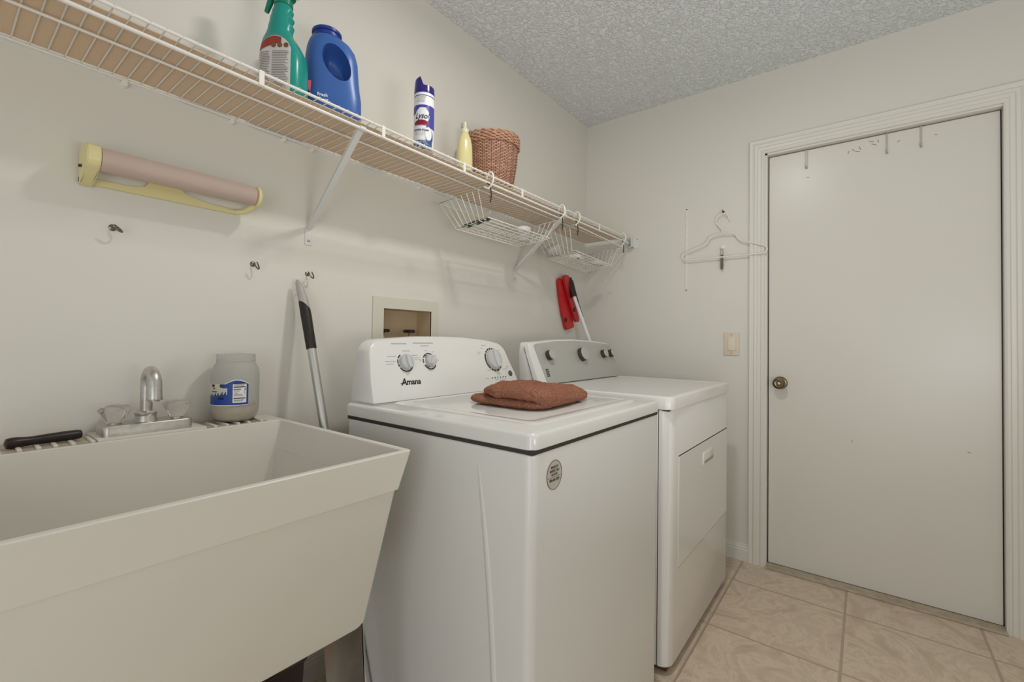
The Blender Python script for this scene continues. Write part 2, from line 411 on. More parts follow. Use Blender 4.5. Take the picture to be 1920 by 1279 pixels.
def brace(xt, xb, zb):
    t = Vector((xt, YF+0.004, 1.680)); bt = Vector((xb, YA-0.006, zb+0.03))
    d = (bt-t).normalized()
    bm = B()
    mx = frame(t, d, Vector((1, 0, 0)).cross(d)*-1)
    # channel section: flat face plus two flanges
    L = (bt-t).length
    sd = frame(t, d, (1, 0, 0))
    box(bm, 0, L, -0.009, 0.009, -0.0012, 0.0012, 0.0004, 1, mx=sd)
    box(bm, 0, L, -0.009, -0.0075, -0.008, 0.001, mx=sd); box(bm, 0, L, 0.0075, 0.009, -0.008, 0.001, mx=sd)
    box(bm, xb-0.011, xb+0.011, YA-0.0028, YA-0.0002, zb-0.022, zb+0.034, 0.0008, 1)
    tube(bm, [(xt-0.009, YF, 1.6785), (xt+0.009, YF, 1.6785)], 0.0068, 10)
    o = obj('support_brace', bm, BRM, shelf)
    bm = B(); lathe(bm, [(0.004, 0), (0.0042, 0.0012), (0.002, 0.0026), (0, 0.0028)], frame((xb, YA-0.0028, zb-0.008), (1, 0, 0), (0, 0, 1)), 14); obj('screw', bm, STEEL, o)
brace(0.728, 0.742, 1.415)
brace(1.81, 1.822, 1.418)
for xc in (0.278, 0.512, 0.655, 0.745, 1.19, 1.62, 2.05):
    bm = B(); lathe(bm, [(0.009, 0), (0.009, 0.004), (0.006, 0.012), (0.0, 0.013)], frame((xc, YA, ZD-0.012), (1, 0, 0), (0, 0, 1)), 16)
    box(bm, xc-0.006, xc+0.006, YA-0.016, YA, ZD-0.012, ZD-0.001, 0.002, 1); obj('wall_clip', bm, WIREW, shelf)
bm = B()
box(bm, XW-0.003, XW-0.0003, 1.052, 1.112, 1.652, 1.718, 0.001, 1); box(bm, 2.525, XW-0.001, 1.086, 1.089, 1.655, 1.716, 0.0008, 1)
box(bm, 2.525, XW-0.001, 1.109, 1.112, 1.655, 1.716, 0.0008, 1)
box(bm, 2.522, XW-0.001, 1.086, 1.112, 1.655, 1.6585, 0.0008, 1)
eb = obj('end_bracket', bm, BRM, shelf)
bm = B(); lathe(bm, [(0.004, 0), (0.004, 0.0015), (0, 0.003)], knobframe((XW-0.003, 1.066, 1.705)), 12); obj('screw', bm, STEEL, eb)
bm = B(); box(bm, -0.45, 2.535, 1.139, 1.394, 1.7137, 1.7165, 0.0006, 1)
obj('shelf_liner', bm, LINERM, label='tan board lying flat on top of the wire shelf', cat='shelf liner')
ZS = 1.7165

# ================================================================ THINGS ON THE SHELF
# --- spray bottle
sp = thing('spray_bottle', (0.560, 1.215, ZS), 'teal green trigger spray bottle with grey label, leftmost item on the wire shelf', 'bottle')
RS = math.radians(-54)
cx, cy = 0.566, 1.216
def bring(z, a, b, e=3.0, ox=0.0):
    return superring(cx+ox*math.cos(RS), cy+ox*math.sin(RS), a if z > ZS+.16 else a*.90, b if z > ZS+.16 else b*1.12, z, e, 48, RS)
bm = B()
loft(bm, [bring(ZS+z, a, b, e, ox) for z, a, b, e, ox in ((0.0, .056, .030, 3, 0), (.004, .060, .035, 3.4, 0), (.02, .062, .037, 3.6, 0), (.09, .061, .037, 3.6, 0), (.125, .060, .036, 3.2, -.002), (.150, .051, .034, 2.8, -.007), (.166, .041, .031, 2.4, -.012), (.176, .035, .028, 2.2, -.014),
     (.190, .0315, .0265, 2, -.013), (.202, .0325, .0265, 2, -.010), (.212, .0285, .0250, 2, -.011), (.223, .0305, .0250, 2, -.008), (.233, .0255, .0235, 2, -.009), (.244, .0265, .0230, 2, -.006), (.252, .0225, .0215, 2, -.006), (.262, .0205, .020, 2, -.005))])
obj('bottle_body', bm, TEAL, sp)
bm = B(); loft(bm, [bring(ZS+z, a, b, 2.1, ox) for z, a, b, ox in ((.258, .0225, .0225, -.005), (.276, .0225, .0225, -.005), (.278, .026, .018, 0), (.312, .028, .015, .004), (.322, .020, .012, .004))])
obj('spray_head', bm, TEALD, sp)
bx = Vector((math.cos(RS), math.sin(RS), 0))
c0 = Vector((cx, cy, 0)) - bx*0.006
bm = B(); tube(bm, [c0 - bx*0.018 + Vector((0, 0, ZS+.300)), c0 - bx*0.030 + Vector((0, 0, ZS+.290)), c0 - bx*0.036 + Vector((0, 0, ZS+.270)), c0 - bx*0.045 + Vector((0, 0, ZS+.245))], [.009, .0085, .008, .006], 10)
obj('trigger', bm, TEALD, sp)
bm = B(); tube(bm, [c0 + bx*0.012 + Vector((0, 0, ZS+.292)), c0 + bx*0.030 + Vector((0, 0, ZS+.284)), c0 + bx*0.046 + Vector((0, 0, ZS+.279))], [.008, .006, .003], 12)
obj('nozzle', bm, WHITEP, sp)
# label wrapped on the broad front face (local -y side)
fy = Vector((math.sin(RS), -math.cos(RS), 0))
def facept(u, z):   # on the broad face, u along bx
    a, b, e = .0560, .0418, 3.6
    if z > .09: t = (z-.09)/.06; a = .0560-.0080*t*t; b = .0418-.0035*t*t
    yy = b*(max(0, 1-abs(u/a)**e))**(1/e)
    return Vector((cx, cy, ZS+z)) + bx*u + fy*(yy+0.0007)
def patch(bm, fn, u0, u1, z0, z1, nu=10, nz=8, mi=0):
    g = [[bm.verts.new(fn(u0+(u1-u0)*i/nu, z0+(z1-z0)*j/nz)) for i in range(nu+1)] for j in range(nz+1)]
    for j in range(nz):
        for i in range(nu):
            f = bm.faces.new((g[j][i], g[j][i+1], g[j+1][i+1], g[j+1][i])); f.material_index = mi
bm = B()
def shaped(u, z):   # arched top
    return facept(u, z)
zt = lambda u: .158 - 14.0*(u+.006)**2 - 3000*max(0, abs(u+.006)-.03)**3
nU = 16
for i in range(nU):
    u0 = -.050+.088*i/nU; u1 = -.050+.088*(i+1)/nU
    h0, h1 = zt(u0), zt(u1)
    for j in range(10):
        q = [facept(u0, .008+(h0-.008)*j/10), facept(u1, .008+(h1-.008)*j/10), facept(u1, .008+(h1-.008)*(j+1)/10), facept(u0, .008+(h0-.008)*(j+1)/10)]
        bm.faces.new([bm.verts.new(p) for p in q])
lab = obj('label', bm, LABELG, sp)
bm = B()
def off(fn, o): return lambda u, z: fn(u, z) + fy*o
for i in range(14):
    u0 = -.047+.060*i/14; u1 = u0+.060/14
    f0 = lambda u: (zt(u)-.002, .118 + .30*(u+.052))
    q = [(u0, f0(u0)[1]), (u1, f0(u1)[1]), (u1, max(f0(u1)[0], f0(u1)[1]+.001)), (u0, max(f0(u0)[0], f0(u0)[1]+.001))]
    bm.faces.new([bm.verts.new(facept(a_, b_) + fy*.0006) for a_, b_ in q])
obj('red_band', bm, mat('brick_red_print', (150, 56, 42), 0.5), lab)
bm = B()
for i in range(24):
    z = .112 - i*.0044
    patch(bm, off(facept, .0008), -.042, -.014-.006*random.random(), z, z+.0016, 4, 1)
    patch(bm, off(facept, .0008), -.009, .034-.010*random.random(), z+.001, z+.0026, 6, 1)
obj('small_print', bm, mat('label_ink', (128, 126, 122), 0.6), lab)
bm = B()
for u in (-.006, .010, .026):
    p = facept(u, .130) + fy*0.0008; prism(bm, [(.0065*math.cos(a*PI/8), .0065*math.sin(a*PI/8)) for a in range(16)], frame(p, bx, (0, 0, 1)), .0003)
obj('round_pictograms', bm, mat('dull_brown_print', (120, 84, 56), 0.5), lab)

# --- blue detergent jug
jg = thing('detergent_jug', (0.700, 1.225, ZS), 'blue plastic detergent jug with moulded side handle, right of the teal spray bottle', 'jug')
RJ = math.radians(-30); jx, jy = 0.716, 1.236
def jring(z, a, b, e=2.8, ox=0.0): return superring(jx+ox*math.cos(RJ), jy+ox*math.sin(RJ), a, b, z, e, 56, RJ)
bm = B()
loft(bm, [jring(ZS+z, a, b, e, ox) for z, a, b, e, ox in ((0, .070, .038, 3, 0), (.005, .077, .044, 3.2, 0), (.03, .081, .048, 3.2, 0), (.08, .0805, .048, 3, 0), (.115, .076, .047, 2.8, -.001), (.15, .0735, .046, 2.8, -.002), (.19, .0715, .045, 2.8, -.003), (.218, .066, .044, 2.7, -.005), (.236, .057, .042, 2.5, -.009), (.246, .048, .040, 2.2, -.014), (.251, .040, .038, 2, -.018))])
bmesh.ops.recalc_face_normals(bm, faces=bm.faces)
jug = obj('jug_body', bm, BLUE, jg)
cbm = B(); jb = Vector((math.cos(RJ), math.sin(RJ), 0)); jf = Vector((math.sin(RJ), -math.cos(RJ), 0))
hc = Vector((jx, jy, ZS+.170)) + jb*0.010 + jf*0.058
MXh = frame(hc, jb, (0, 0, 1))
rings = []
for dz, s in ((-.082, .55), (-.070, .80), (-.05, .93), (-.03, 1.0), (.02, 1.12)):
    rings.append([MXh @ Vector((.037*s*math.cos(2*PI*k/32) - 0.010*math.sin(2*PI*k/32), .049*s*math.sin(2*PI*k/32)-0.006*math.cos(2*PI*k/32), dz)) for k in range(32)])
loft(cbm, rings); bmesh.ops.recalc_face_normals(cbm, faces=cbm.faces)
cme = bpy.data.meshes.new('cutter'); cbm.to_mesh(cme); cbm.free(); cut = bpy.data.objects.new('cutter', cme); COL.objects.link(cut)
md = jug.modifiers.new('b', 'BOOLEAN'); md.object = cut; md.operation = 'DIFFERENCE'; md.solver = 'EXACT'
bpy.context.view_layer.update()
dg = bpy.context.evaluated_depsgraph_get(); dg.update()
nm = bpy.data.meshes.new_from_object(jug.evaluated_get(dg))
jug.modifiers.clear(); old = jug.data; jug.data = nm; bpy.data.meshes.remove(old)
bpy.data.objects.remove(cut); bpy.data.meshes.remove(cme)
tb = B(); tb.from_mesh(nm)
for f in tb.faces: f.smooth = True
for e in tb.edges:
    if len(e.link_faces) == 2: e.smooth = e.calc_face_angle(0) < math.radians(50)
tb.to_mesh(nm); tb.free()
nc = Vector((jx, jy, ZS)) - jb*.018
bm = B(); lathe(bm, [(.036, .249), (.040, .251), (.040, .256), (.037, .258), (.037, .262), (.041, .264), (.041, .271), (.038, .274), (.034, .274), (.032, .266), (0, .264)], Matrix.Translation(nc), 40)
obj('neck_ring', bm, mat('dark_blue_plastic', (34, 60, 136), 0.35), jg)
def jface(u, z, off_=0.001):
    a, b, e = .0795, .047, 3.0
    yy = b*(max(0, 1-abs(u/a)**e))**(1/e)
    return Vector((jx, jy, ZS+z)) + jb*u + jf*(yy+off_)
bm = B(); patch(bm, lambda u, z: jface(u, z, .0009), -.060, -.004, .015, .082, 8, 4); obj('label', bm, mat('mid_blue_label', (36, 72, 154), 0.35), jg)
bm = B()
text(bm, 'Fresh', .0125, frame(jface(-.026, .066, .0022), jb, (0, 0, 1)), 0, .0003); text(bm, 'Scent', .0125, frame(jface(-.024, .053, .0022), jb, (0, 0, 1)), 0, .0003)
obj('label_lettering', bm, WHITEP, jg)
bm = B(); p = jface(-.058, .088, .0015); prism(bm, [(.010*math.cos(a*PI/10), .016*math.sin(a*PI/10)) for a in range(20)], frame(p, jb*0.8+jf*-0.6, (0, 0, 1)), .0005); obj('red_spot', bm, REDP, jg)

# --- aerosol can
LX, LY = 1.000, 1.160
ly = thing('aerosol_can', (LX, LY, ZS), 'tall white and navy aerosol spray can standing alone on the wire shelf', 'spray can')
def cyl(z, r, n=48): return [Vector((LX+r*math.cos(2*PI*k/n), LY+r*math.sin(2*PI*k/n), ZS+z)) for k in range(n)]
bm = B(); loft(bm, [cyl(z, r) for z, r in ((0, .031), (.002, .033), (.185, .033), (.190, .0325))]); obj('can_body', bm, WHITEP, ly)
bm = B()
# cap with a scooped front
n = 48; th0 = math.atan2(-LY, -LX)
def topz(t):
    d = math.cos(t - th0 - 0.9)
    s = max(0.0, d-0.25)/0.75
    return .238 - .030*min(1, s*2.2) if d > 0.25 else .238 + .004*math.cos(2*(t-th0))
rings = [cyl(.188, .0333), cyl(.195, .0335), cyl(.212, .0325)]
top = [Vector((LX+.0305*math.cos(2*PI*k/n), LY+.0305*math.sin(2*PI*k/n), ZS+topz(2*PI*k/n))) for k in range(n)]
topi = [Vector((LX+.0285*math.cos(2*PI*k/n), LY+.0285*math.sin(2*PI*k/n), ZS+topz(2*PI*k/n))) for k in range(n)]
inn = [Vector((LX+.028*math.cos(2*PI*k/n), LY+.028*math.sin(2*PI*k/n), ZS+.200)) for k in range(n)]
loft(bm, rings+[top, topi, inn], True, True); obj('cap', bm, NAVY, ly)
vdir = Vector((-LX, -LY, 0)).normalized(); a0 = math.atan2(vdir.y, vdir.x)
def canp(s, z, o=.0005):
    s = s - .004
    o = o*1.5 # s arc length, positive to viewer's right
    a = a0 + s/.033
    return Vector((LX+(.033+o)*math.cos(a), LY+(.033+o)*math.sin(a), ZS+z))
def cpatch(bm, s0, s1, z0, z1, o=.0005, ns=8): patch(bm, lambda s, z: canp(s, z, o), s0, s1, z0, z1, ns, 1)
def cellipse(bm, s, z, ra, rz, o, n=20, z0=-9, z1=9):
    c = bm.verts.new(canp(s, z, o)); prev = None
    for q in range(1, 6):
        f = q/5
        vs = [bm.verts.new(canp(s+f*ra*math.cos(2*PI*k/n), z+f*rz*math.sin(2*PI*k/n), o)) for k in range(n)]
        for k in range(n):
            if prev: bm.faces.new((prev[k], vs[k], vs[(k+1) % n], prev[(k+1) % n]))
            else: bm.faces.new((c, vs[k], vs[(k+1) % n]))
        prev = vs
bm = B(); cpatch(bm, -.05, .05, .137, .146); cpatch(bm, .012, .05, .072, .137); cpatch(bm, -.05, -.012, .118, .137); cpatch(bm, -.05, .05, .176, .179)
obj('blue_band', bm, mat('violet_blue_print', (72, 76, 156), 0.3), ly)
bm = B(); cpatch(bm, -.036, .034, .0, .030, .0006); cellipse(bm, .024, .044, .014, .026, .0006); obj('blue_swirl_base', bm, mat('mid_blue_print', (60, 84, 140), 0.3), ly)
bm = B()
for s, z, r in ((-.012, .010, .012), (.002, .016, .013), (.014, .008, .011), (-.002, .004, .008), (.010, .024, .008), (-.018, .020, .007)):
    for q in range(3):
        tube(bm, [canp(s+(r-q*.003)*math.cos(t*PI/8+q), max(.001, z+(r-q*.003)*math.sin(t*PI/8+q)), .0012) for t in range(11)], .0007, 4)
obj('swirl_lines', bm, mat('ice_blue_print', (190, 206, 226), 0.3), ly)
bm = B(); cellipse(bm, -.002, .110, .024, .026, .0008); cellipse(bm, .020, .052, .012, .022, .0010); obj('white_oval', bm, WHITEP, ly)
bm = B(); cpatch(bm, -.030, .020, .082, .090, .0010); cellipse(bm, -.005, .088, .022, .008, .0010); obj('maroon_ribbon', bm, MAROON, ly)
bm = B(); cpatch(bm, -.028, .014, .0785, .081, .0012); obj('red_stripe', bm, REDP, ly)
bm = B()
def ctext(bm, s, size, sc_, z, shear=0, bold=0, wx=1.0):
    cu = bpy.data.curves.new('t', 'FONT'); cu.body = s; cu.size = size; cu.shear = shear; cu.offset = bold; cu.align_x = 'CENTER'; cu.align_y = 'CENTER'; cu.resolution_u = 3
    o = bpy.data.objects.new('t', cu); COL.objects.link(o); dg = bpy.context.evaluated_depsgraph_get(); dg.update()
    me = bpy.data.meshes.new_from_object(o.evaluated_get(dg))
    for v in me.vertices: v.co = canp(sc_+v.co.x*wx, z+v.co.y, .0016)
    bm.from_mesh(me); bpy.data.objects.remove(o); bpy.data.curves.remove(cu); bpy.data.meshes.remove(me)
ctext(bm, 'Lysol', .026, -.003, .108, .3, .0003, 0.80)
obj('brand_lettering', bm, mat('navy_ink', (30, 28, 72), 0.4), ly)
bm = B()
ctext(bm, 'POWER FOAM', .0082, -.006, .062, 0, .0003, 0.95)
obj('can_lettering', bm, mat('navy_ink', (30, 28, 72), 0.4), ly)
bm = B()
for z, w in ((.171, .02), (.166, .017), (.160, .017), (.155, .015)): cpatch(bm, -.022, w-.01, z, z+.002, .0008)
obj('small_print', bm, INKL, ly); bm = B()
cpatch(bm, -.026, .008, .052, .0538, .0012); cpatch(bm, -.024, .004, .047, .0486, .0012)
obj('small_print', bm, INKL, ly)

# --- yellow soap bottle
yb = thing('soap_bottle', (1.262, 1.225, ZS), 'slim pale yellow soap bottle with flip cap, left of the wicker basket', 'bottle')
YX, YY = 1.262, 1.225
bm = B()
loft(bm, [superring(YX, YY, a, b, ZS+z, 2.4, 36, -.5) for z, a, b in ((0, .026, .02), (.004, .0305, .024), (.03, .032, .025), (.09, .031, .025), (.13, .029, .024), (.155, .024, .021), (.170, .018, .017), (.178, .014, .014), (.183, .0125, .0125))])
obj('bottle_body', bm, YELL, yb)
bm = B(); lathe(bm, [(.0135, .180), (.015, .181), (.015, .192), (.013, .196), (.008, .200), (.0065, .206), (.0062, .222), (.003, .225), (0, .225)], Matrix.Translation((YX, YY, ZS)), 24); obj('cap', bm, YCAP, yb)
bm = B(); box(bm, YX-.017, YX-.009, YY-.005, YY+.005, ZS+.196, ZS+.216, .002, 2); obj('flip_lid', bm, GREYP, yb)

# --- wicker basket
WX, WY = 1.466, 1.262
wk = thing('wicker_basket', (WX, WY, ZS), 'round brown wicker basket on the wire shelf, right of the yellow bottle', 'basket')
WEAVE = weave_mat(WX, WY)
bm = B(); NT, NZ = 288, 72; H = .222
def wr(t): return .086 + .027*t + .006*math.sin(t*PI)
rows = []
for j in range(NZ+1):
    t = j/NZ; z = H*t; ring = []
    for i in range(NT):
        ph = 2*PI*i/NT; st = math.cos(ph*18 + (PI if (j//2) % 2 else 0)); rr = wr(t) + .0022*st*(1 if j % 2 else .55) - (.0022 if j % 2 == 0 else 0)
        if i % 48 < 3: rr += .0015
        ring.append(Vector((WX+rr*math.cos(ph), WY+rr*math.sin(ph), ZS+z)))
    rows.append(ring)
inner = [[Vector((WX+(wr(t)-.006)*math.cos(2*PI*i/NT), WY+(wr(t)-.006)*math.sin(2*PI*i/NT), ZS+H*t+.002)) for i in range(NT)] for t in (1, .5, .03)]
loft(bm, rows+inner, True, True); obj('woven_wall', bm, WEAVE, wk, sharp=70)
bm = B()
for q in range(7):
    pts = []
    for i in range(120):
        ph = 2*PI*i/120; w = math.sin(ph*22 + q*PI*0.9)
        rr = wr(1) + .003 + .0028*w; zz = ZS + .196 + q*.0062 + .0018*math.cos(ph*22+q*PI*.9) + .003*math.sin(3*ph+q)*(q == 6)
        pts.append((WX+rr*math.cos(ph), WY+rr*math.sin(ph), zz))
    tube(bm, pts, .0034, 6, closed=True)
obj('braided_rim', bm, WICK, wk, sharp=80)

# ================================================================ HANGING WIRE BASKETS
def wire_basket(x0, x1, ztl, ztr, zbl, zbr, lab, dxi=.06, tilt=0.0, hooks=()):
    t = thing('hanging_wire_basket', ((x0+x1)/2, 1.2, ztl), lab, 'wire basket', 'white wire baskets hanging under the shelf')
    yf, yb_ = 1.099, 1.330
    def P(u, v, s):  # u 0..1 x, v 0..1 front-back, s 0 rim..1 floor
        xa = x0 + dxi*s; xb = x1 - dxi*.8*s; ya = yf + .030*s; yc = yb_ - .035*s
        z_t = (ztl+(ztr-ztl)*u) - .022*v; z_b = (zbl+(zbr-zbl)*u) - .022*v
        return Vector((xa+(xb-xa)*u, ya+(yc-ya)*v, z_t+(z_b-z_t)*s))
    bm = B()
    tube(bm, [P(0, 0, 0), P(1, 0, 0), P(1, 1, 0), P(0, 1, 0)], .0026, 8, closed=True); obj('rim_wire', bm, WIREW, t)
    bm = B(); tube(bm, [P(0, 0, 1), P(1, 0, 1), P(1, 1, 1), P(0, 1, 1)], .0022, 8, closed=True)
    tube(bm, [P(0, .5, 1), P(1, .5, 1)], .0016, 6)
    nx = 9
    for i in range(1, nx):
        u = i/nx
        tube(bm, [P(u, 0, 1), P(u, 1, 1)], .0010, 5)
    for v in (.14, .28, .42, .58, .72, .86): tube(bm, [P(0, v, 1), P(1, v, 1)], .0016, 5)
    obj('floor_grid', bm, WIREW, t)
    for u in (0, 1):
        bm = B()
        for i in range(1, 8):
            v = i/8; tube(bm, [P(u, v, 0), P(u, v, .93), P(u, v, 1)], .0014, 5)
        obj('side_wires', bm, WIREW, t)
    bm = B()
    for i in range(0, 13):
        u = i/12; tube(bm, [P(u, 1, 0), P(u, 1, 1)], .0011, 5)
    obj('rear_wires', bm, WIREW, t)
    for hx in hooks:
        bm = B(); u = (hx-x0)/(x1-x0)
        zt_ = ztl+(ztr-ztl)*min(max(u, 0), 1)
        pts = [(hx, yf, zt_)]
        for a in range(0, 11):
            an = math.radians(-60 + a*24)
            pts.append((hx+.004, YF-.004 - .018*math.cos(an)*.9, 1.694 + .026*math.sin(an)))
        tube(bm, pts, .0034, 8); obj('hook', bm, WIREW, t)
        bm = B(); tube(bm, [(hx-.012, yf-.004, 1.672), (hx+.002, yf-.007, 1.668), (hx+.006, yf-.006, 1.650), (hx+.010, yf-.006, 1.632), (hx+.004, yf-.006, 1.606)], .0026, 6)
        tube(bm, [(hx+.010, yf-.006, 1.632), (hx-.008, yf-.008, 1.622)], .0014, 6); obj('dark_tie', bm, mat('brown_tie', (70, 46, 34), .6), t)
    return t
wire_basket(1.235, 1.770, 1.657, 1.657, 1.563, 1.563, 'white wire basket hanging under the shelf below the wicker basket', hooks=(1.262, 1.765))
wire_basket(1.895, 2.430, 1.655, 1.640, 1.545, 1.525, 'white wire basket hanging under the shelf nearest the door wall', hooks=(1.905, 2.428))
# contents
t = thing('lidded_tub', (1.66, 1.235, 1.545), 'small white lidded tub lying in the left hanging wire basket', 'tub')
bm = B(); lathe(bm, [(.026, 0), (.029, .004), (.031, .05)], Matrix.Translation((1.665, 1.235, 1.549)), 28); obj('tub_body', bm, CLEARP, t)
bm = B(); lathe(bm, [(.0325, .048), (.034, .050), (.034, .062), (.030, .066), (0, .067)], Matrix.Translation((1.665, 1.235, 1.549)), 32); obj('lid', bm, WHITEP, t)
bm = B()
pts = [(1.318, 1.285-.0168*k, 1.5525+.0016*k+.003*math.sin(k*2)) for k in range(10)]
tube(bm, pts, [.003, .006, .009, .009, .007, .010, .008, .006, .009, .004], 8)
obj('rolled_bag', bm, GREENI, label='dark green rolled plastic strip along the left end of the hanging basket', cat='plastic bag')
t = thing('clear_cup', (1.955, 1.215, 1.535), 'clear plastic cup lying in the right hanging wire basket', 'cup')
bm = B(); CM = Matrix.Translation((1.975, 1.278, 1.562)) @ Matrix.Rotation(1.2, 4, 'Y') @ Matrix.Rotation(.4, 4, 'X')
lathe(bm, [(.020, -.04), (.024, -.036), (.033, .03), (.034, .032), (.032, .034), (.031, .032), (.022, -.034), (0, -.034)], CM, 32); obj('cup_body', bm, CLEARP, t)
bm = B(); mx = Matrix.Translation((2.12, 1.22, 1.5365)) @ Matrix.Rotation(.35, 4, 'Z')
box(bm, -.05, .05, -.03, .03, 0, .018, .006, 3, mx=mx); pk = obj('soft_packet', bm, WHITEP, label='white plastic packet lying flat in the middle of the right hanging basket', cat='packet')
bm = B(); mx = Matrix.Translation((2.30, 1.185, 1.520)) @ Matrix.Rotation(-.25, 4, 'Z')
box(bm, -.045, .045, -.022, .022, 0.006, .028, .007, 3, mx=mx); pk2 = obj('soft_packet', bm, mat('cream_packet', (214, 206, 196), .4), label='cream plastic packet with a dark hole at the right end of the right hanging basket', cat='packet')
bm = B(); lathe(bm, [(.008, -.0012), (.008, 0.0), (0, 0)], Matrix.Translation((2.29, 1.18, 1.5262)), 14); lathe(bm, [(.004, -.0012), (.004, 0.0), (0, 0)], Matrix.Translation((2.315, 1.175, 1.5262)), 12); obj('dark_hole', bm, BLACKG, pk2)
bm = B()
for a, b_ in ((-.03, .01), (0, -.012), (.02, .014), (-.012, -.02)):
    lathe(bm, [(.006, 0), (.004, -.0015), (0, -.0015)], Matrix.Translation((2.12+a, 1.22+b_, 1.5362)), 8)
obj('dark_spots', bm, GREENI, pk)

# ================================================================ WALL-MOUNTED THINGS, LEFT WALL
# --- paper towel holder
ph_ = thing('paper_towel_holder', (0.37, YA, 1.48), 'yellow plastic paper towel holder mounted on the left wall under the shelf', 'paper towel holder')
bm = B()
MX = frame((0, YA-.001, 0), (1, 0, 0), (0, 0, 1))   # local z = -y
poly = [(.203, 1.442), (.527, 1.442), (.527, 1.452), (.500, 1.453), (.445, 1.456), (.405, 1.466), (.386, 1.484), (.378, 1.502), (.340, 1.502), (.334, 1.480), (.322, 1.462), (.296, 1.455), (.215, 1.455), (.203, 1.455)]
prism(bm, poly, MX, .010)
bmesh.ops.bevel(bm, geom=[e for e in bm.edges], offset=.0012, segments=2, affect='EDGES')
obj('back_plate', bm, YHOLD, ph_)
def endcap(x, w, sgn):
    bm = B(); pr = [(0, 1.437), (.010, 1.437), (.030, 1.448), (.078, 1.462), (.088, 1.472), (.092, 1.488), (.088, 1.504), (.078, 1.514), (.030, 1.522), (0, 1.522)]
    a = [Vector((x, YA-.0005-d, z)) for d, z in pr]; c = [Vector((x+w, YA-.0005-d, z)) for d, z in pr]
    loft(bm, [a, c]); bmesh.ops.bevel(bm, geom=[e for e in bm.edges if e.is_manifold], offset=.002, segments=2, affect='EDGES')
    return bm
obj('end_arm', endcap(.203, .024, 1), YHOLD, ph_)
bm = B(); 
tube(bm, [(.527, YA-.004, 1.449), (.545, YA-.020, 1.452), (.555, YA-.045, 1.462), (.558, YA-.062, 1.474)], [.007, .008, .010, .012], 10)
lathe(bm, [(.018, 0), (.028, .003), (.0285, .008), (.024, .013), (0, .014)], frame((.5505, 1.340, 1.487), (0, 1, 0), (0, 0, 1)), 32)
obj('end_arm', bm, YHOLD, ph_)
bm = B(); 
for d in (.012, .018): pass
lathe(bm, [(.0035, 0), (.0035, .002), (0, .002)], frame((.2028, YA-.014, 1.478), (0, -1, 0), (0, 0, 1)), 12)
lathe(bm, [(.0035, 0), (.0035, .002), (0, .002)], frame((.2028, YA-.034, 1.473), (0, -1, 0), (0, 0, 1)), 12)
obj('screw', bm, BLACKG, ph_)
bm = B(); lathe(bm, [(.022, .2275), (.0245, .228), (.0255, .232), (.0255, .546), (.0245, .5495), (.0225, .550)], frame((0, 1.340, 1.487), (0, 1, 0), (0, 0, 1)), 40)
obj('paper_towel_roll', bm, ROLL, label='brown-pink paper wrapped roll held in the yellow wall holder', cat='paper roll')
# --- cup hooks
def cup_hook(x, z, lab, grp='metal cup hooks on the left wall', rot=0.0):
    bm = B(); lathe(bm, [(.0078, 0), (.0078, .0014), (.004, .0036), (.002, .004)], frame((x, YA, z), (1, 0, 0), (0, 0, 1)), 14)
    pts = [Vector((0, -y_, z_)) for y_, z_ in ((0, 0), (.006, 0), (.0085, -.002), (.0095, -.006), (.0115, -.0105), (.0155, -.0128), (.0195, -.0115), (.022, -.0075), (.0228, -.002), (.0226, .003))]
    R_ = Matrix.Rotation(rot, 3, 'Y'); pts = [R_ @ p + Vector((x, YA, z)) for p in pts]
    tube(bm, [Vector((x, YA, z)) + (p-Vector((x, YA, z)))*1.35 for p in pts], .0021, 8)
    obj('cup_hook', bm, mat('aged_steel', (128, 122, 112), .3, 1.0), label=lab, cat='hook', group=grp)
cup_hook(.265, 1.352, 'metal cup hook on the wall below the yellow towel holder', rot=-.9)
cup_hook(.578, 1.310, 'metal cup hook on the wall between the towel holder and the mop grip', rot=-.45)
cup_hook(.742, 1.302, 'metal cup hook on the wall above the black-gripped mop handle', rot=-.5)
# --- washer valve box
vb = thing('washer_valve_box', (1.144, YA, 1.14), 'beige recessed water valve box in the wall behind the washing machine', 'valve box')
bm = B(); FX0, FX1, FZ0, FZ1 = .986, 1.302, .995, 1.252; IX0, IX1, IZ0, IZ1 = 1.0325, 1.2646, 1.040, 1.2105
for a in ((FX0, FX1, IZ1, FZ1), (FX0, FX1, FZ0, IZ0), (FX0, IX0, IZ0, IZ1), (IX1, FX1, IZ0, IZ1)): box(bm, a[0], a[1], YA-.006, YA-.0003, a[2], a[3])
obj('face_frame', bm, mat('beige_frame', (218, 214, 200), .4), vb, flat=True)
bm = B()
box(bm, IX0-.004, IX1+.004, YA+.084, YA+.088, IZ0-.004, IZ1+.004); box(bm, IX0-.004, IX0, YA-.005, YA+.086, IZ0-.004, IZ1+.004); box(bm, IX1, IX1+.004, YA-.005, YA+.086, IZ0-.004, IZ1+.004)
box(bm, IX0, IX1, YA-.005, YA+.086, IZ1, IZ1+.004); box(bm, IX0, IX1, YA-.005, YA+.086, IZ0-.004, IZ0)
obj('recess', bm, BEIGE, vb, flat=True)
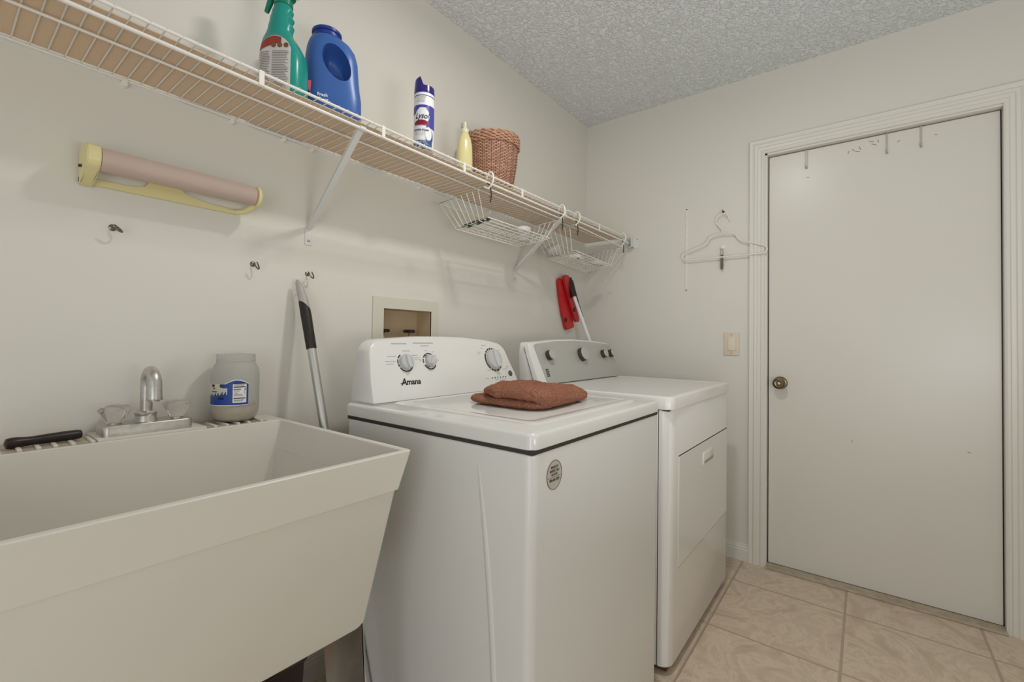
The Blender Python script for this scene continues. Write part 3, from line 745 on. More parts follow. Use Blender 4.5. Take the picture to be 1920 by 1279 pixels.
for vx in (1.063, 1.185):
    bm = B(); c = (vx, YA+.035, 0)
    lathe(bm, [(.012, 1.040), (.012, 1.075), (.016, 1.078), (.016, 1.090), (.009, 1.094), (.007, 1.108), (.004, 1.112), (.004, 1.128)], Matrix.Translation(c), 20)
    v = obj('valve', bm, mat('brass_valve', (176, 160, 130), .3, .9), vb)
    bm = B()
    def wheel(z, r0): return [Vector((c[0]+(r0*(1+.10*math.cos(8*2*PI*k/48)))*math.cos(2*PI*k/48), c[1]+(r0*(1+.10*math.cos(8*2*PI*k/48)))*math.sin(2*PI*k/48), z)) for k in range(48)]
    loft(bm, [wheel(1.122, .016), wheel(1.124, .0205), wheel(1.132, .0215), wheel(1.135, .017)]); obj('valve_handle', bm, BLACKG, v)
# --- mop handle on hook
mp = thing('mop_handle', (.712, 1.30, 1.0), 'silver mop pole with black grip hanging from the cup hook beside the washer', 'mop')
A = Vector((.708, 1.378, 1.262)); D = (Vector((.716, 1.243, .84)) - A).normalized()
def mpt(s, dx=0): return A + D*s + Vector((dx, 0, 0))
bm = B(); tube(bm, [mpt(.20), mpt(1.285)], .0125, 24); obj('pole', bm, ALU, mp)
side = D.cross(Vector((1, 0, 0))).normalized()
def oval(s, a, b, skew=0.0, dx=0.0, n=24):
    return [mpt(s + skew*math.cos(2*PI*k/n), dx) + Vector((1, 0, 0))*a*math.cos(2*PI*k/n) + side*b*math.sin(2*PI*k/n) for k in range(n)]
bm = B(); loft(bm, [oval(.072, .0155, .0145, .017), oval(.10, .0160, .0150, .004), oval(.15, .0152, .0150), oval(.205, .0148, .0146), oval(.208, .0135, .0135)]); obj('grip', bm, BLACK, mp)
bm = B(); loft(bm, [oval(-.014, .003, .004, 0, -.010), oval(-.008, .007, .008, 0, -.009), oval(.015, .0115, .012, .003, -.005), oval(.045, .0150, .0135, .010, -.001), oval(.0725, .0156, .0146, .017)]); obj('end_cap', bm, GREYP, mp)
bm = B(); tube(bm, [(.742, YA-.012, 1.290), (.741, YA-.012, 1.288), (.735, YA-.014, 1.277), (.722, YA-.018, 1.263), (.712, YA-.026, 1.256), (.706, YA-.028, 1.252)], .0012, 6); obj('hanging_loop', bm, WHITEP, mp)
# --- red mop head behind the dryer
rm = thing('butterfly_mop', (2.42, 1.30, 1.2), 'white pole with folded red and black mop head leaning behind the dryer', 'mop')
P0 = Vector((2.316, 1.372, 1.428)); P1 = Vector((2.350, 1.262, 1.111)); DD = (P1-P0)
bm = B(); tube(bm, [P0 + DD*0.08, P0 + DD*3.45], .0100, 16); obj('pole', bm, WHITEP, rm)
bm = B()
def flap(pts, y, th): prism(bm, pts, frame((0, y, 0), (1, 0, 0), (0, 0, 1)), th)
flap([(2.205, 1.445), (2.225, 1.462), (2.262, 1.452), (2.330, 1.330), (2.390, 1.200), (2.392, 1.180), (2.310, 1.163), (2.300, 1.168), (2.262, 1.250), (2.225, 1.36)], YA-.008, .014)
bmesh.ops.bevel(bm, geom=list(bm.edges), offset=.003, segments=2, affect='EDGES')
obj('mop_head_wing', bm, RED, rm)
bm = B()
flap([(2.235, 1.470), (2.262, 1.482), (2.300, 1.480), (2.335, 1.400), (2.425, 1.232), (2.424, 1.216), (2.385, 1.212), (2.372, 1.222), (2.315, 1.320), (2.250, 1.430)], YA-.026, .014)
bmesh.ops.bevel(bm, geom=list(bm.edges), offset=.003, segments=2, affect='EDGES')
obj('mop_head_wing', bm, mat('red_plastic_light', (196, 44, 44), .35), rm)
bm = B()
tube(bm, [P0 + DD*-.12 + Vector((0, -.004, 0)), P0 + DD*.22], .019, 14)
obj('black_clamp', bm, mat('dark_maroon_plastic', (52, 26, 24), .4), rm)
bm = B(); tube(bm, [P0 + Vector((.030, 0, .03)), P0 + DD*.32 + Vector((.026, 0, 0)), P0 + DD*.58 + Vector((.022, 0, 0))], .003, 8)
obj('squeeze_rod', bm, BLACK, rm)
bm = B()
lathe(bm, [(.014, 0), (.014, .002), (0, .002)], frame((2.293, YA-.0225, 1.222), (1, 0, 0), (0, 0, 1)), 16); obj('wing_pivot', bm, BLACKG, rm); bm = B(); lathe(bm, [(.013, 0), (.013, .002), (0, .002)], frame((2.360, YA-.0405, 1.285), (1, 0, 0), (0, 0, 1)), 16)
obj('wing_pivot', bm, BLACKG, rm)

# ================================================================ DOOR WALL THINGS
sw = thing('light_switch', (XW, .55, 1.094), 'ivory rocker light switch plate on the wall beside the door', 'light switch')
bm = B(); box(bm, XW-.006, XW-.0003, .5115, .588, 1.035, 1.153, .0028, 3); pl_ = obj('switch_plate', bm, IVORY, sw)
bm = B(); mx = Matrix.Translation((XW-.0062, .5497, 1.094)) @ Matrix.Rotation(math.radians(3), 4, 'Y')
box(bm, -.004, .003, -.017, .017, -.033, .033, .0015, 2, mx=mx); obj('rocker', bm, mat('ivory_rocker', (228, 218, 198), .3), sw)
for z in (1.046, 1.142):
    bm = B(); lathe(bm, [(.003, 0), (.0028, .001), (0, .0014)], knobframe((XW-.006, .5497, z)), 12); obj('screw', bm, mat('ivory_screw', (160, 148, 128), .4), sw)
bm = B(); box(bm, XW-.004, XW-.0003, .774, .787, 1.382, 1.84, .001, 1)
for z in (1.39, 1.52, 1.60, 1.66, 1.70, 1.74, 1.79): box(bm, XW-.006, XW-.003, .775, .786, z, z+.012, .001, 1)
ws = obj('mounting_strip', bm, WIREW, label='narrow white plastic strip screwed upright to the wall left of the hanger', cat='strip')
bm = B()
for z in (1.388, 1.833):
    bm = B(); lathe(bm, [(.0035, 0), (.0035, .0012), (0, .0014)], knobframe((XW-.004, .7805, z)), 10); obj('screw', bm, INK, ws)
# hook and hanger
bm = B(); lathe(bm, [(.006, 0), (.006, .0012), (.003, .003), (.0016, .0032)], knobframe((XW, .592, 1.792)), 14)
tube(bm, [(XW, .592, 1.792), (XW-.012, .592, 1.790), (XW-.020, .592, 1.783), (XW-.025, .592, 1.786), (XW-.026, .592, 1.798)], .0018, 8)
obj('cup_hook', bm, mat('dark_steel', (90, 86, 78), .35, 1), label='dark metal cup hook in the door wall holding the white hanger', cat='hook')
hg = thing('clothes_hanger', (XW-.02, .592, 1.66), 'white plastic clothes hanger hanging on the wall left of the door', 'hanger')
hx = XW-.022; yc = .592
half = [(.0, 1.672), (.048, 1.668), (.062, 1.660), (.074, 1.636), (.092, 1.624), (.19, 1.590), (.203, 1.580), (.206, 1.566), (.198, 1.553), (.185, 1.549)]
pts = [(hx, yc+a, z) for a, z in half] + [(hx, yc-a, z) for a, z in half[::-1]]
bm = B(); tube(bm, pts[:-1], .0042, 8, closed=True); obj('hanger_frame', bm, WIREW, hg)
bm = B(); pts = [(hx, yc, 1.672), (hx, yc+.002, 1.695), (hx, yc+.020, 1.715), (hx, yc+.030, 1.733)]
for k in range(9):
    a = math.radians(180 - k*24 ); pts.append((hx, yc-.0 - .030*math.cos(a)*1.0, 1.748+.030*math.sin(a)))
tube(bm, pts, .0032, 8); obj('hanger_hook', bm, WIREW, hg)
ah = thing('adhesive_hook', (XW, .5955, 1.605), 'small white round stick-on hook on the wall inside the hanger', 'hook')
bm = B(); lathe(bm, [(.014, 0), (.0145, .003), (.010, .008), (.005, .010), (0, .010)], knobframe((XW, .5955, 1.603)), 24); obj('hook_base', bm, WHITEP, ah)
bm = B(); tube(bm, [(XW-.008, .5955, 1.602), (XW-.018, .5955, 1.596), (XW-.022, .5955, 1.592), (XW-.025, .5955, 1.597)], .002, 8); obj('hook_arm', bm, WHITEP, ah)
nc_ = thing('nail_clipper', (XW-.02, .5955, 1.54), 'small metal nail clipper dangling from the white stick-on hook', 'nail clipper')
bm = B(); 
for s in (-1, 1): tube(bm, [(XW-.020, .5955+s*.004, 1.594), (XW-.020, .5955+s*.006, 1.578), (XW-.018, .5955+s*.005, 1.560)], .0013, 6)
obj('chain_loop', bm, STEEL, nc_)
bm = B(); box(bm, XW-.022, XW-.019, .589, .602, 1.488, 1.562, .001, 1); box(bm, XW-.016, XW-.013, .589, .602, 1.490, 1.560, .001, 1); box(bm, XW-.020, XW-.014, .592, .599, 1.483, 1.500, .001, 1)
obj('clipper_levers', bm, mat('dull_steel', (128, 120, 110), .35, .9), nc_)
# over-door hooks
for i, (y, lab) in enumerate(((.226, 'grey over-door hook strap, leftmost of the three on the door'), (-.075, 'grey over-door hook strap, middle of the three on the door'), (-.188, 'grey over-door hook strap, rightmost of the three on the door'))):
    bm = B(); hw = .0055 if i == 0 else .0035; box(bm, 2.5958, 2.5985, y-hw, y+hw, 1.948, 2.0412, .0005, 1); box(bm, 2.5958, 2.611, y-hw, y+hw, 2.0400, 2.0415)
    t = thing('over_door_hook', (2.597, y, 1.99), lab, 'hook', 'over-door hook straps')
    obj('strap', bm, mat('grey_steel_strap', (186, 184, 176), .4, .2), t)
    bm = B(); tube(bm, [(2.5965, y, 1.955), (2.588, y, 1.950), (2.583, y, 1.953), (2.582, y, 1.962)], .0025, 6); obj('hook_tip', bm, mat('grey_steel_strap', (0, 0, 0)), t)

# ================================================================ WASHING MACHINE
ws_ = thing('washing_machine', (1.093, .85, 0), 'white top-loading washing machine between the sink and the dryer', 'washing machine')
WX0, WX1, WY0, WY1 = .744, 1.443, .520, 1.182
bm = B(); loft(bm, [rrect(WX0+.002, WX1-.002, WY0+.004, WY1-.01, .022, .025, 6), rrect(WX0+.001, WX1-.001, WY0+.002, WY1-.004, .022, .86, 6), rrect(WX0+.002, WX1-.002, WY0+.003, WY1-.006, .021, .866, 6), rrect(WX0+.008, WX1-.008, WY0+.009, WY1-.012, .018, .871, 6)])
# shallow pressed relief in the side panel
obj('cabinet', bm, ENAMELS, ws_)
bm = B()
pts = []
for k in range(25):
    t = k/24; z = .83 - t*.79; y = .668 - .062*(1-(1-t)**2.2)
    pts.append((WX0+.0108, y, z))
tube(bm, pts, [.0104+.0020*math.sin(PI*min(1, k/8)*.5) for k in range(25)], 28)
pts = [(WX0+.0008, 1.10 - .05*(1-(1-t/14)**2), .42-.39*t/14) for t in range(15)]
tube(bm, pts, [.0003+.003*math.sin(PI*min(1, k/6)*.5) for k in range(15)], 10)
obj('pressed_rib', bm, ENAMELS, ws_, label='vertical pressed rib in the side panel')
bm = B(); box(bm, WX0+.004, WX1-.004, WY0+.005, WY1-.008, .868, .8785, .0); obj('shadow_gap', bm, GROOVE, ws_)
bm = B()
def rr(i, z, r=.02): return rrect(WX0+i, WX1-i, WY0+i, WY1+.004-i, max(r-i*.3, .004), z, 6)
loft(bm, [rr(.004, .8765), rr(.0, .879), rr(0, .9045), rr(.002, .9095), rr(.006, .912)], True, True); 
obj('top_panel', bm, ENAMEL, ws_)
bm = B()
LX0, LX1, LY0, LY1 = .822, 1.385, .575, 1.072
def lr(i, z, r=.03): return rrect(LX0+i, LX1-i, LY0+i, LY1-i, max(r-i*.5, .006), z, 6)
loft(bm, [lr(-.004, .9110), lr(-.002, .9150), lr(.003, .9168), lr(.022, .9172), lr(.026, .9155), lr(.030, .9150), lr(.034, .9162)], True, True)
obj('lid', bm, ENAMEL, ws_)
# console
kW = .37
def wface(x, z, o=0.0):
    nrm = Vector((0, -1, kW)).normalized(); return Vector((x, 1.102+(z-.912)*kW, z)) + nrm*o
def arc(cx_, cz_, r, a0_, a1_, n=8): return [(cx_+r*math.cos(math.radians(a0_+(a1_-a0_)*k/n)), cz_+r*math.sin(math.radians(a0_+(a1_-a0_)*k/n))) for k in range(n+1)]
outl = [(.783, .9125), (1.480, .9125)]
R = .052
outl += [(1.468, .97), (1.452, 1.02)] + arc(1.395, 1.036, .052, 18, 78, 7) + [(1.34, 1.098), (1.22, 1.1065), (1.115, 1.1085), (1.0, 1.107), (.90, 1.100)] + arc(.852, 1.046, .050, 98, 170, 7) + [(.797, 1.02), (.788, .97)]
def con_mesh(outline, yfn, yback, inset):
    bm = B()
    cxm = sum(p[0] for p in outline)/len(outline)
    rings = []
    zb = .9125
    def sc2(p, i):
        zz = zb + (p[1]-zb)*(1-i*4.5/1.0*.5) if p[1] > .93 else p[1]
        return ((p[0]-cxm)*(1-i)+cxm, zz)
    zmid = 1.0
    for dy, ins in ((.0, .012), (.0015, .005), (.006, .0), (.10, .0), (.12, .02), (.128, .05)):
        ring = []
        for x_, z_ in outline:
            x2, z2 = sc2((x_, z_), ins)
            yf_ = yfn(z2)
            yy = yf_ + (yback(z2)-yf_)*min(1, dy/.128) if dy > .01 else yf_+dy
            ring.append(Vector((x2, yy, z2)))
        rings.append(ring)
    loft(bm, rings, True, True)
    return bm
bm = con_mesh(outl, lambda z: 1.102+(z-.912)*kW, lambda z: 1.232-.0*(z-.912), .01)
con = obj('console', bm, CPLAST, ws_, sharp=30)
XD_, YD_ = Vector((1, 0, 0)), Vector((0, kW, 1)).normalized()
def wfr(x, z, o=.0): return frame(wface(x, z, o), XD_, YD_)
# dials
def dial(x, z, r, rk, arcs, ang, parent, lab=None):
    mx = wfr(x, z, .0002)
    bm = B()
    lathe(bm, [(rk, 0), (rk, .012), (rk*.94, .015), (rk*.60, .0165), (0, .0165)], mx, 36)
    d = obj('dial', bm, KNOBM, parent)
    bm = B(); m2 = mx @ Matrix.Rotation(math.radians(ang), 4, 'Z'); w = rk*.32; L_ = rk*.86
    prism(bm, [(-w*.75, -L_), (w*.75, -L_), (w, 0), (w*.6, L_), (-w*.6, L_), (-w, 0)], m2 @ Matrix.Translation((0, 0, .010)), .013)
    bmesh.ops.bevel(bm, geom=list(bm.edges), offset=.0012, segments=2, affect='EDGES')
    obj('dial_grip', bm, mat('knob_light_grey', (206, 207, 206), .3), d)
    bm = B()
    for a0_, a1_ in arcs:
        n = max(3, int((a1_-a0_)/8)); vi = []
        for k in range(n+1):
            a = math.radians(a0_+(a1_-a0_)*k/n)
            vi.append((bm.verts.new(mx @ Vector((r*.86*math.cos(a), r*.86*math.sin(a), .0008))), bm.verts.new(mx @ Vector((r*math.cos(a), r*math.sin(a), .0008)))))
        for p, q in zip(vi, vi[1:]): bm.faces.new((p[0], p[1], q[1], q[0]))
    obj('dial_ring', bm, INK, parent)
dial(.927, 1.0240, .0310, .0240, ((120, 150), (158, 185), (190, 205), (215, 350), (15, 60)), 8, con)
dial(1.028, 1.0250, .0290, .0195, ((55, 110), (115, 150), (160, 190), (205, 330), (345, 10)), -38, con)
dial(1.3545, 1.0225, .0480, .0385, ((75, 85), (92, 104), (110, 122), (128, 140), (146, 230), (236, 250), (256, 270), (276, 296), (305, 400), (50, 68)), 5, con)
bm = B()
text(bm, 'A', .030, wfr(.9045, .9650, .0006), .25, .0006, 1.0)
text(bm, 'mana', .0260, wfr(.9425, .9640, .0006), .15, .0006, 1.02)
box(bm, -.012, .004, -.0009, .0009, 0, .0004, mx=wfr(.9035, .9615, .0006))
obj('brand_lettering', bm, INKB, con)
def bars(bm, lst, fr):
    for x, z, w, h in lst: box(bm, -w/2, w/2, -h/2, h/2, 0, .0003, mx=fr(x, z, .0004))
bm = B()
bars(bm, [(.917, 1.083, .060, .0034), (1.017, 1.085, .088, .0034), (1.022, 1.076, .036, .0026), (.880, 1.044, .034, .0018), (.872, 1.029, .040, .0018), (.868, 1.021, .030, .0014), (.940, 1.060, .030, .0018), (.972, 1.046, .026, .0018), (.978, 1.038, .026, .0014), (.978, 1.032, .020, .0014), (1.022, 1.060, .010, .0018), (1.050, 1.056, .010, .0014), (1.066, 1.028, .008, .002), (.990, 1.030, .006, .004),
     (1.318, 1.077, .026, .002), (1.282, 1.052, .022, .0018), (1.280, 1.046, .014, .0014), (1.303, 1.066, .012, .0014), (1.396, 1.058, .022, .0018), (1.402, 1.044, .018, .0014), (1.313, .984, .018, .0018), (1.410, .985, .026, .0018), (1.366, .967, .018, .003), (1.360, .972, .026, .0016), (1.292, .954, .022, .0018), (1.370, .948, .070, .0012), (1.428, .992, .014, .0040)], wfr)
obj('panel_print', bm, INKL, con)
bm = B()
for k in range(6): prism(bm, [(-.0024, -.002), (.0024, -.002), (.0024, .002), (-.0024, .002)], wfr(1.321+k*.0162, .9545+k*.0002, .0004), .0006)
obj('indicator_dots', bm, INKB, con)
bm = B(); lathe(bm, [(.0115, 0), (.0115, .002), (.010, .003), (0, .003)], wfr(1.436, .9665, .0), 24); obj('start_button', bm, mat('start_grey', (84, 84, 80), .4), con)
# oval service sticker
st_c = Vector((.824, WY0+.0018, .8150))
bm = B(); prism(bm, [(.0290*math.cos(a*PI/24), .0305*math.sin(a*PI/24)) for a in range(48)], frame(st_c, (1, 0, 0), (0, 0, 1)), .0006)
stk = obj('sticker', bm, mat('sticker_paper', (198, 190, 180), .5), ws_)
bm = B(); tube(bm, [st_c + Vector((.0290*math.cos(a*PI/24), -.0008, .0305*math.sin(a*PI/24))) for a in range(48)], .0007, 5, closed=True); box(bm, st_c.x-.027, st_c.x+.027, st_c.y-.0012, st_c.y-.0006, st_c.z-.0045, st_c.z-.004)
for s, z, sz, w in (('MADE BY', .0165, .0072, .95), ('INSPECTED', .0085, .0076, .95), ('ROUTE', .0008, .0072, 1.0), ('888-605-5292', -.0105, .0080, .85)):
    text(bm, s, sz, frame(st_c + Vector((0, -.0010, z)), (1, 0, 0), (0, 0, 1)), 0, .0001, w)
obj('sticker_print', bm, mat('grey_ink', (92, 88, 82), .6), stk)
for x_, y_ in ((WX0+.06, WY0+.06), (WX1-.06, WY0+.06), (WX0+.06, WY1-.08), (WX1-.06, WY1-.08)):
    bm = B(); lathe(bm, [(.02, 0), (.02, .008), (.008, .010), (.008, .03)], Matrix.Translation((x_, y_, 0)), 16); obj('foot', bm, BLACK, ws_)

# ================================================================ DRYER
dy = thing('clothes_dryer', (1.90, .82, 0), 'white front-loading dryer with silver control panel, right of the washing machine', 'dryer')
DX0, DX1, DY0, DY1 = 1.505, 2.292, .504, 1.150
bm = B(); box(bm, DX0, DX1-.004, .548, DY1, .03, .874, .002, 1); obj('cabinet', bm, DRYW, dy)
bm = B(); loft(bm, [[Vector((v.x, v.y, z)) for v in ring] for ring, z in ((rrect(DX0+.004, DX1-.004, DY0+.003, .60, .040, 0, 8), .028), (rrect(DX0, DX1, DY0, .545, .0385/1, 0, 8) if False else rrect(DX0, DX1, DY0, .60, .040, 0, 8), .034), (rrect(DX0, DX1, DY0, .60, .040, 0, 8), .868), (rrect(DX0+.004, DX1-.004, DY0+.003, .60, .038, 0, 8), .873))])
# keep only the part in front of the seam
geom = list(bm.verts)+list(bm.edges)+list(bm.faces)
bmesh.ops.bisect_plane(bm, geom=geom, plane_co=(0, .5445, 0), plane_no=(0, 1, 0), clear_outer=True)
bmesh.ops.holes_fill(bm, edges=[e for e in bm.edges if e.is_boundary])
obj('front_shell', bm, DRYW, dy)
bm = B(); box(bm, DX0+.003, DX1-.006, .540, .552, .035, .871); box(bm, DX0+.004, DX1-.004, .512, DY1-.004, .870, .8760); obj('shadow_gap', bm, GROOVE, dy)
bm = B()
def dt(i, z, r=.03): return rrect(DX0-.002+i, DX1+.002-i, DY0-.006+i, DY1-i, max(r-i*.3, .004), z, 6)
loft(bm, [dt(.004, .8735), dt(0, .876), dt(0, .9085), dt(.002, .9140), dt(.007, .9170), dt(.030, .9170), dt(.040, .9145), dt(.05, .9140)]); obj('top_panel', bm, DRYW, dy)
# door panel
bm = B(); box(bm, 1.588, 2.262, DY0-.0014, DY0+.004, .3335, .7085, .0006, 1); ddr = obj('door', bm, DRYW, dy)
bm = B(); box(bm, 1.584, 2.262, DY0-.0006, DY0+.003, .7085, .7125); obj('door_gap', bm, GROOVE, dy)
bm = B(); box(bm, 1.586, 2.262, DY0-.0005, DY0+.003, .3312, .3332); obj('door_gap', bm, mat('grey_groove', (130, 126, 118), .6), dy)
bm = B(); box(bm, 1.872, 2.016, DY0-.0055, DY0-.0010, .622, .668, .0014, 2); hdl = obj('door_handle', bm, mat('handle_white', (236, 235, 231), .25), ddr)
bm = B(); box(bm, 1.882, 2.010, DY0-.0060, DY0-.0050, .625, .636, .0003, 1); obj('finger_recess', bm, mat('recess_grey', (168, 166, 160), .5), hdl)
bm = B(); box(bm, DX0+.03, DX1-.02, DY0+.02, DY1-.02, .004, .032); obj('base_frame', bm, mat('rusty_base', (96, 62, 44), .7), dy)
# console
kD = .36
def dface(x, z, o=0.0): return Vector((x, 1.042+(z-.917)*kD, z)) + Vector((0, -1, kD)).normalized()*o
outd = [(1.532, .9175), (2.304, .9175), (2.298, .98), (2.285, 1.06)] + arc(2.262, 1.073, .016, 10, 78, 4) + [(2.20, 1.095), (2.06, 1.1025), (1.90, 1.107), (1.75, 1.104), (1.62, 1.094)] + arc(1.548, 1.076, .015, 95, 170, 4) + [(1.527, 1.04)]
def conD(outline, o0, ybk):
    bm = B(); cxm = 1.915; rings = []
    for dy_, ins in ((o0, .006), (o0+.002, .0015), (o0+.006, 0), (.100, 0), (.104, .004), (.106, .012)):
        ring = []
        for x_, z_ in outline:
            x2 = (x_-cxm)*(1-ins)+cxm; z2 = .9175+(z_-.9175)*(1-ins*1.4)
            f_ = 1.042+(z2-.917)*kD
            yy = f_+dy_ if dy_ < .05 else f_ + (ybk-f_)*dy_/.106
            ring.append(Vector((x2, yy, z2)))
        rings.append(ring)
    loft(bm, rings); return bm
dcon = obj('console', conD(outd, .003, 1.150), CPLAST, dy, sharp=30)
bm = B(); MXd = frame(dface(0, .917, -.0036), (1, 0, 0), (0, kD, 1))
def dl(x, z): return (x, (z-.917)/YD_.z * 1.0)
sD = math.sqrt(1+kD*kD)
pan = [(1.592, .9205), (2.296, .9205), (2.276, 1.076), (2.262, 1.083), (2.19, 1.088), (2.05, 1.096), (1.90, 1.0995), (1.75, 1.097), (1.64, 1.089), (1.578, 1.084), (1.566, 1.076)]
prism(bm, [(x_, (z_-.917)*sD) for x_, z_ in pan], MXd, .0042)
obj('control_panel', bm, PANEL, dcon)
def dfr(x, z, o=0.0): return frame(dface(x, z, o), (1, 0, 0), (0, kD, 1))
for x_, z_, r in ((1.652, 1.0335, .0225), (1.940, 1.0325, .0335), (2.165, 1.0325, .0215), (2.250, 1.0335, .0215)):
    bm = B(); lathe(bm, [(r*.96, 0), (r, .004), (r*.93, .020), (r*.90, .022)], dfr(x_, z_, .0008), 36); kb = obj('knob', bm, mat('dark_knob_skirt', (74, 68, 60), .35, .3), dcon)
    bm = B(); lathe(bm, [(r*.93, .0205), (r*.93, .0235), (r*.88, .025), (0, .025)], dfr(x_, z_, .0008), 36); obj('knob_face', bm, mat('knob_silver', (192, 190, 183), .3, .2), kb)
bm = B()
bars(bm, [(1.640, 1.066, .030, .0022), (1.665, .999, .050, .0022), (1.862, 1.042, .050, .0022), (1.868, 1.034, .036, .0016), (1.862, 1.028, .030, .0016), (1.990, 1.066, .034, .0022), (1.886, 1.004, .018, .0022), (1.905, .996, .018, .0022), (1.985, .983, .026, .0022), (2.135, 1.068, .02, .0016), (2.168, 1.001, .034, .0022), (2.248, 1.001, .040, .0022), (2.215, 1.068, .03, .0022)], lambda x, z, o: dfr(x, z, .0010))
obj('panel_print', bm, INKL, dcon)
bm = B()
for j in range(4):
    bars(bm, [(1.612, .9745-j*.0085, .024, .0034), (1.606, .9745-j*.0085+.003, .006, .004), (1.618, .9745-j*.0085+.003, .006, .004)], lambda x, z, o: dfr(x, z, .0010))
obj('panel_emblem', bm, INK, dcon)
bm = B(); box(bm, 0, .56, -.0006, .0006, 0, .0003, mx=dfr(1.66, .9445, .0008)); obj('panel_line', bm, INKL, dcon)
bm = B(); tube(bm, [Vector((1.5300+.0016, 1.042+(z_-.917)*kD+.026, z_))+Vector((-.0042, 0, 0))*(1 if z_ > .93 else .2) for z_ in (.920, .95, .98, 1.01, 1.04, 1.070)], .0011, 5); obj('end_seam', bm, INK, dcon)

# ================================================================ TOWEL
def towel_blob(bm, outline_fn, z0, h, nu=70, nv=70, seed=0.0, amp=.004):
    # closed pillow: superellipse footprint through bilinear quad
    NU, NV = 220, 56; rings = []
    for j in range(NV+1):
        ph = -PI/2 + PI*j/NV; cz = math.sin(ph); cr = abs(math.cos(ph))**.30
        ring = []
        for i in range(NU):
            t = 2*PI*i/NU; c, s = math.cos(t), math.sin(t)
            u = math.copysign(abs(c)**.42, c)*cr; v = math.copysign(abs(s)**.42, s)*cr
            p = outline_fn(u, v); hh = h(u, v) if callable(h) else h
            zz = z0(u, v) if callable(z0) else z0
            z = zz + hh*.5 + hh*.5*math.copysign(abs(cz)**.85, cz)
            q = Vector((p[0], p[1], z))
            nn = noise.noise(q*22+Vector((seed, 0, 0)))*amp + noise.noise(q*60)*amp*.4 + noise.noise(q*300)*.0022
            dirv = Vector((c*cr, s*cr, cz*1.2)).normalized()
            q += dirv*nn
            if q.z < ZL+.0003: q.z = ZL+.0003
            ring.append(q)
        rings.append(ring)
    loft(bm, rings, True, True)
ZL = .9170
def quad(p00, p10, p11, p01):
    def f(u, v):
        a = (u+1)/2; b = (v+1)/2
        x = (p00[0]*(1-a)+p10[0]*a)*(1-b) + (p01[0]*(1-a)+p11[0]*a)*b
        y = (p00[1]*(1-a)+p10[1]*a)*(1-b) + (p01[1]*(1-a)+p11[1]*a)*b
        return x, y
    return f
bm = B()
def sm(x): x = max(0.0, min(1.0, x)); return x*x*(3-2*x)
# lower fold reaching further back, upper fold closed along the front edge
towel_blob(bm, quad((.950, .642), (1.276, .682), (1.285, .925), (.956, .925)), ZL-.002, lambda u, v: .030, seed=1, amp=.004)
towel_blob(bm, quad((.944, .634), (1.288, .674), (1.290, .880), (.956, .870)), lambda u, v: ZL + .020 - .021*sm((-v-.55)/.45) - .006*sm(u), lambda u, v: (.040 + .012*sm((-v-.55)/.45))*(1-.42*sm((u+.3)/1.3)) + .004*math.sin(u*4+v*2), seed=5, amp=.007)
obj('folded_towel', bm, TOWEL, label='folded brown terry towel lying on the washing machine lid', cat='towel', sharp=180)

# ================================================================ LAUNDRY SINK
sk = thing('laundry_sink', (.33, 1.07, 0), 'large off-white plastic utility laundry sink in the left foreground', 'sink')
X0, X1, Y0, Y1, ZR = -.055, .622, .741, 1.398, .870
bm = B()
rings = [rrect(.025, .540, .775, 1.34, .02, .5385, 4), rrect(.018, .546, .772, 1.345, .02, .545, 4), rrect(-.028, .5905, .7475, 1.386, .010, .7945, 4),
         rrect(-.032, .5955, .7435, 1.390, .009, .7955, 4), rrect(X0, X1, Y0, Y1, .007, ZR-.002, 4), rrect(X0+.002, X1-.002, Y0+.002, Y1-.001, .006, ZR, 4),
         rrect(X0+.012, X1-.012, Y0+.012, 1.285, .007, ZR, 4), rrect(X0+.014, X1-.014, Y0+.014, 1.283, .008, ZR-.002, 4),
         rrect(-.01, .575, .775, 1.262, .02, .70, 4), rrect(.03, .528, .800, 1.240, .03, .565, 4), rrect(.05, .51, .82, 1.22, .02, .556, 4)]
loft(bm, rings, True, True); obj('tub', bm, SINKM, sk, sharp=22)
LEDG = mat('shaded_ledge', (192, 180, 160), .5, mottle=(25, .8, (160, 138, 118)))  # darker tone paints the shade of a recess around the ribs
bm = B(); box(bm, .094, .229, 1.2865, 1.396, ZR, ZR+.0012); obj('soap_ledge', bm, LEDG, sk)
bm = B(); box(bm, .432, .575, 1.2865, 1.396, ZR, ZR+.0012); obj('soap_ledge', bm, LEDG, sk)
bm = B(); box(bm, .229, .432, 1.2855, 1.398, ZR-.001, ZR+.0055, .002, 2); obj('faucet_deck', bm, SINKM, sk)
for xr in (.116, .142, .166, .192, .222, .452, .478, .504, .530, .562):
    bm = B(); box(bm, xr-.0035, xr+.0035, 1.2858, 1.352, ZR, ZR+.0052, .0012, 2); obj('soap_rib', bm, SINKM, sk)
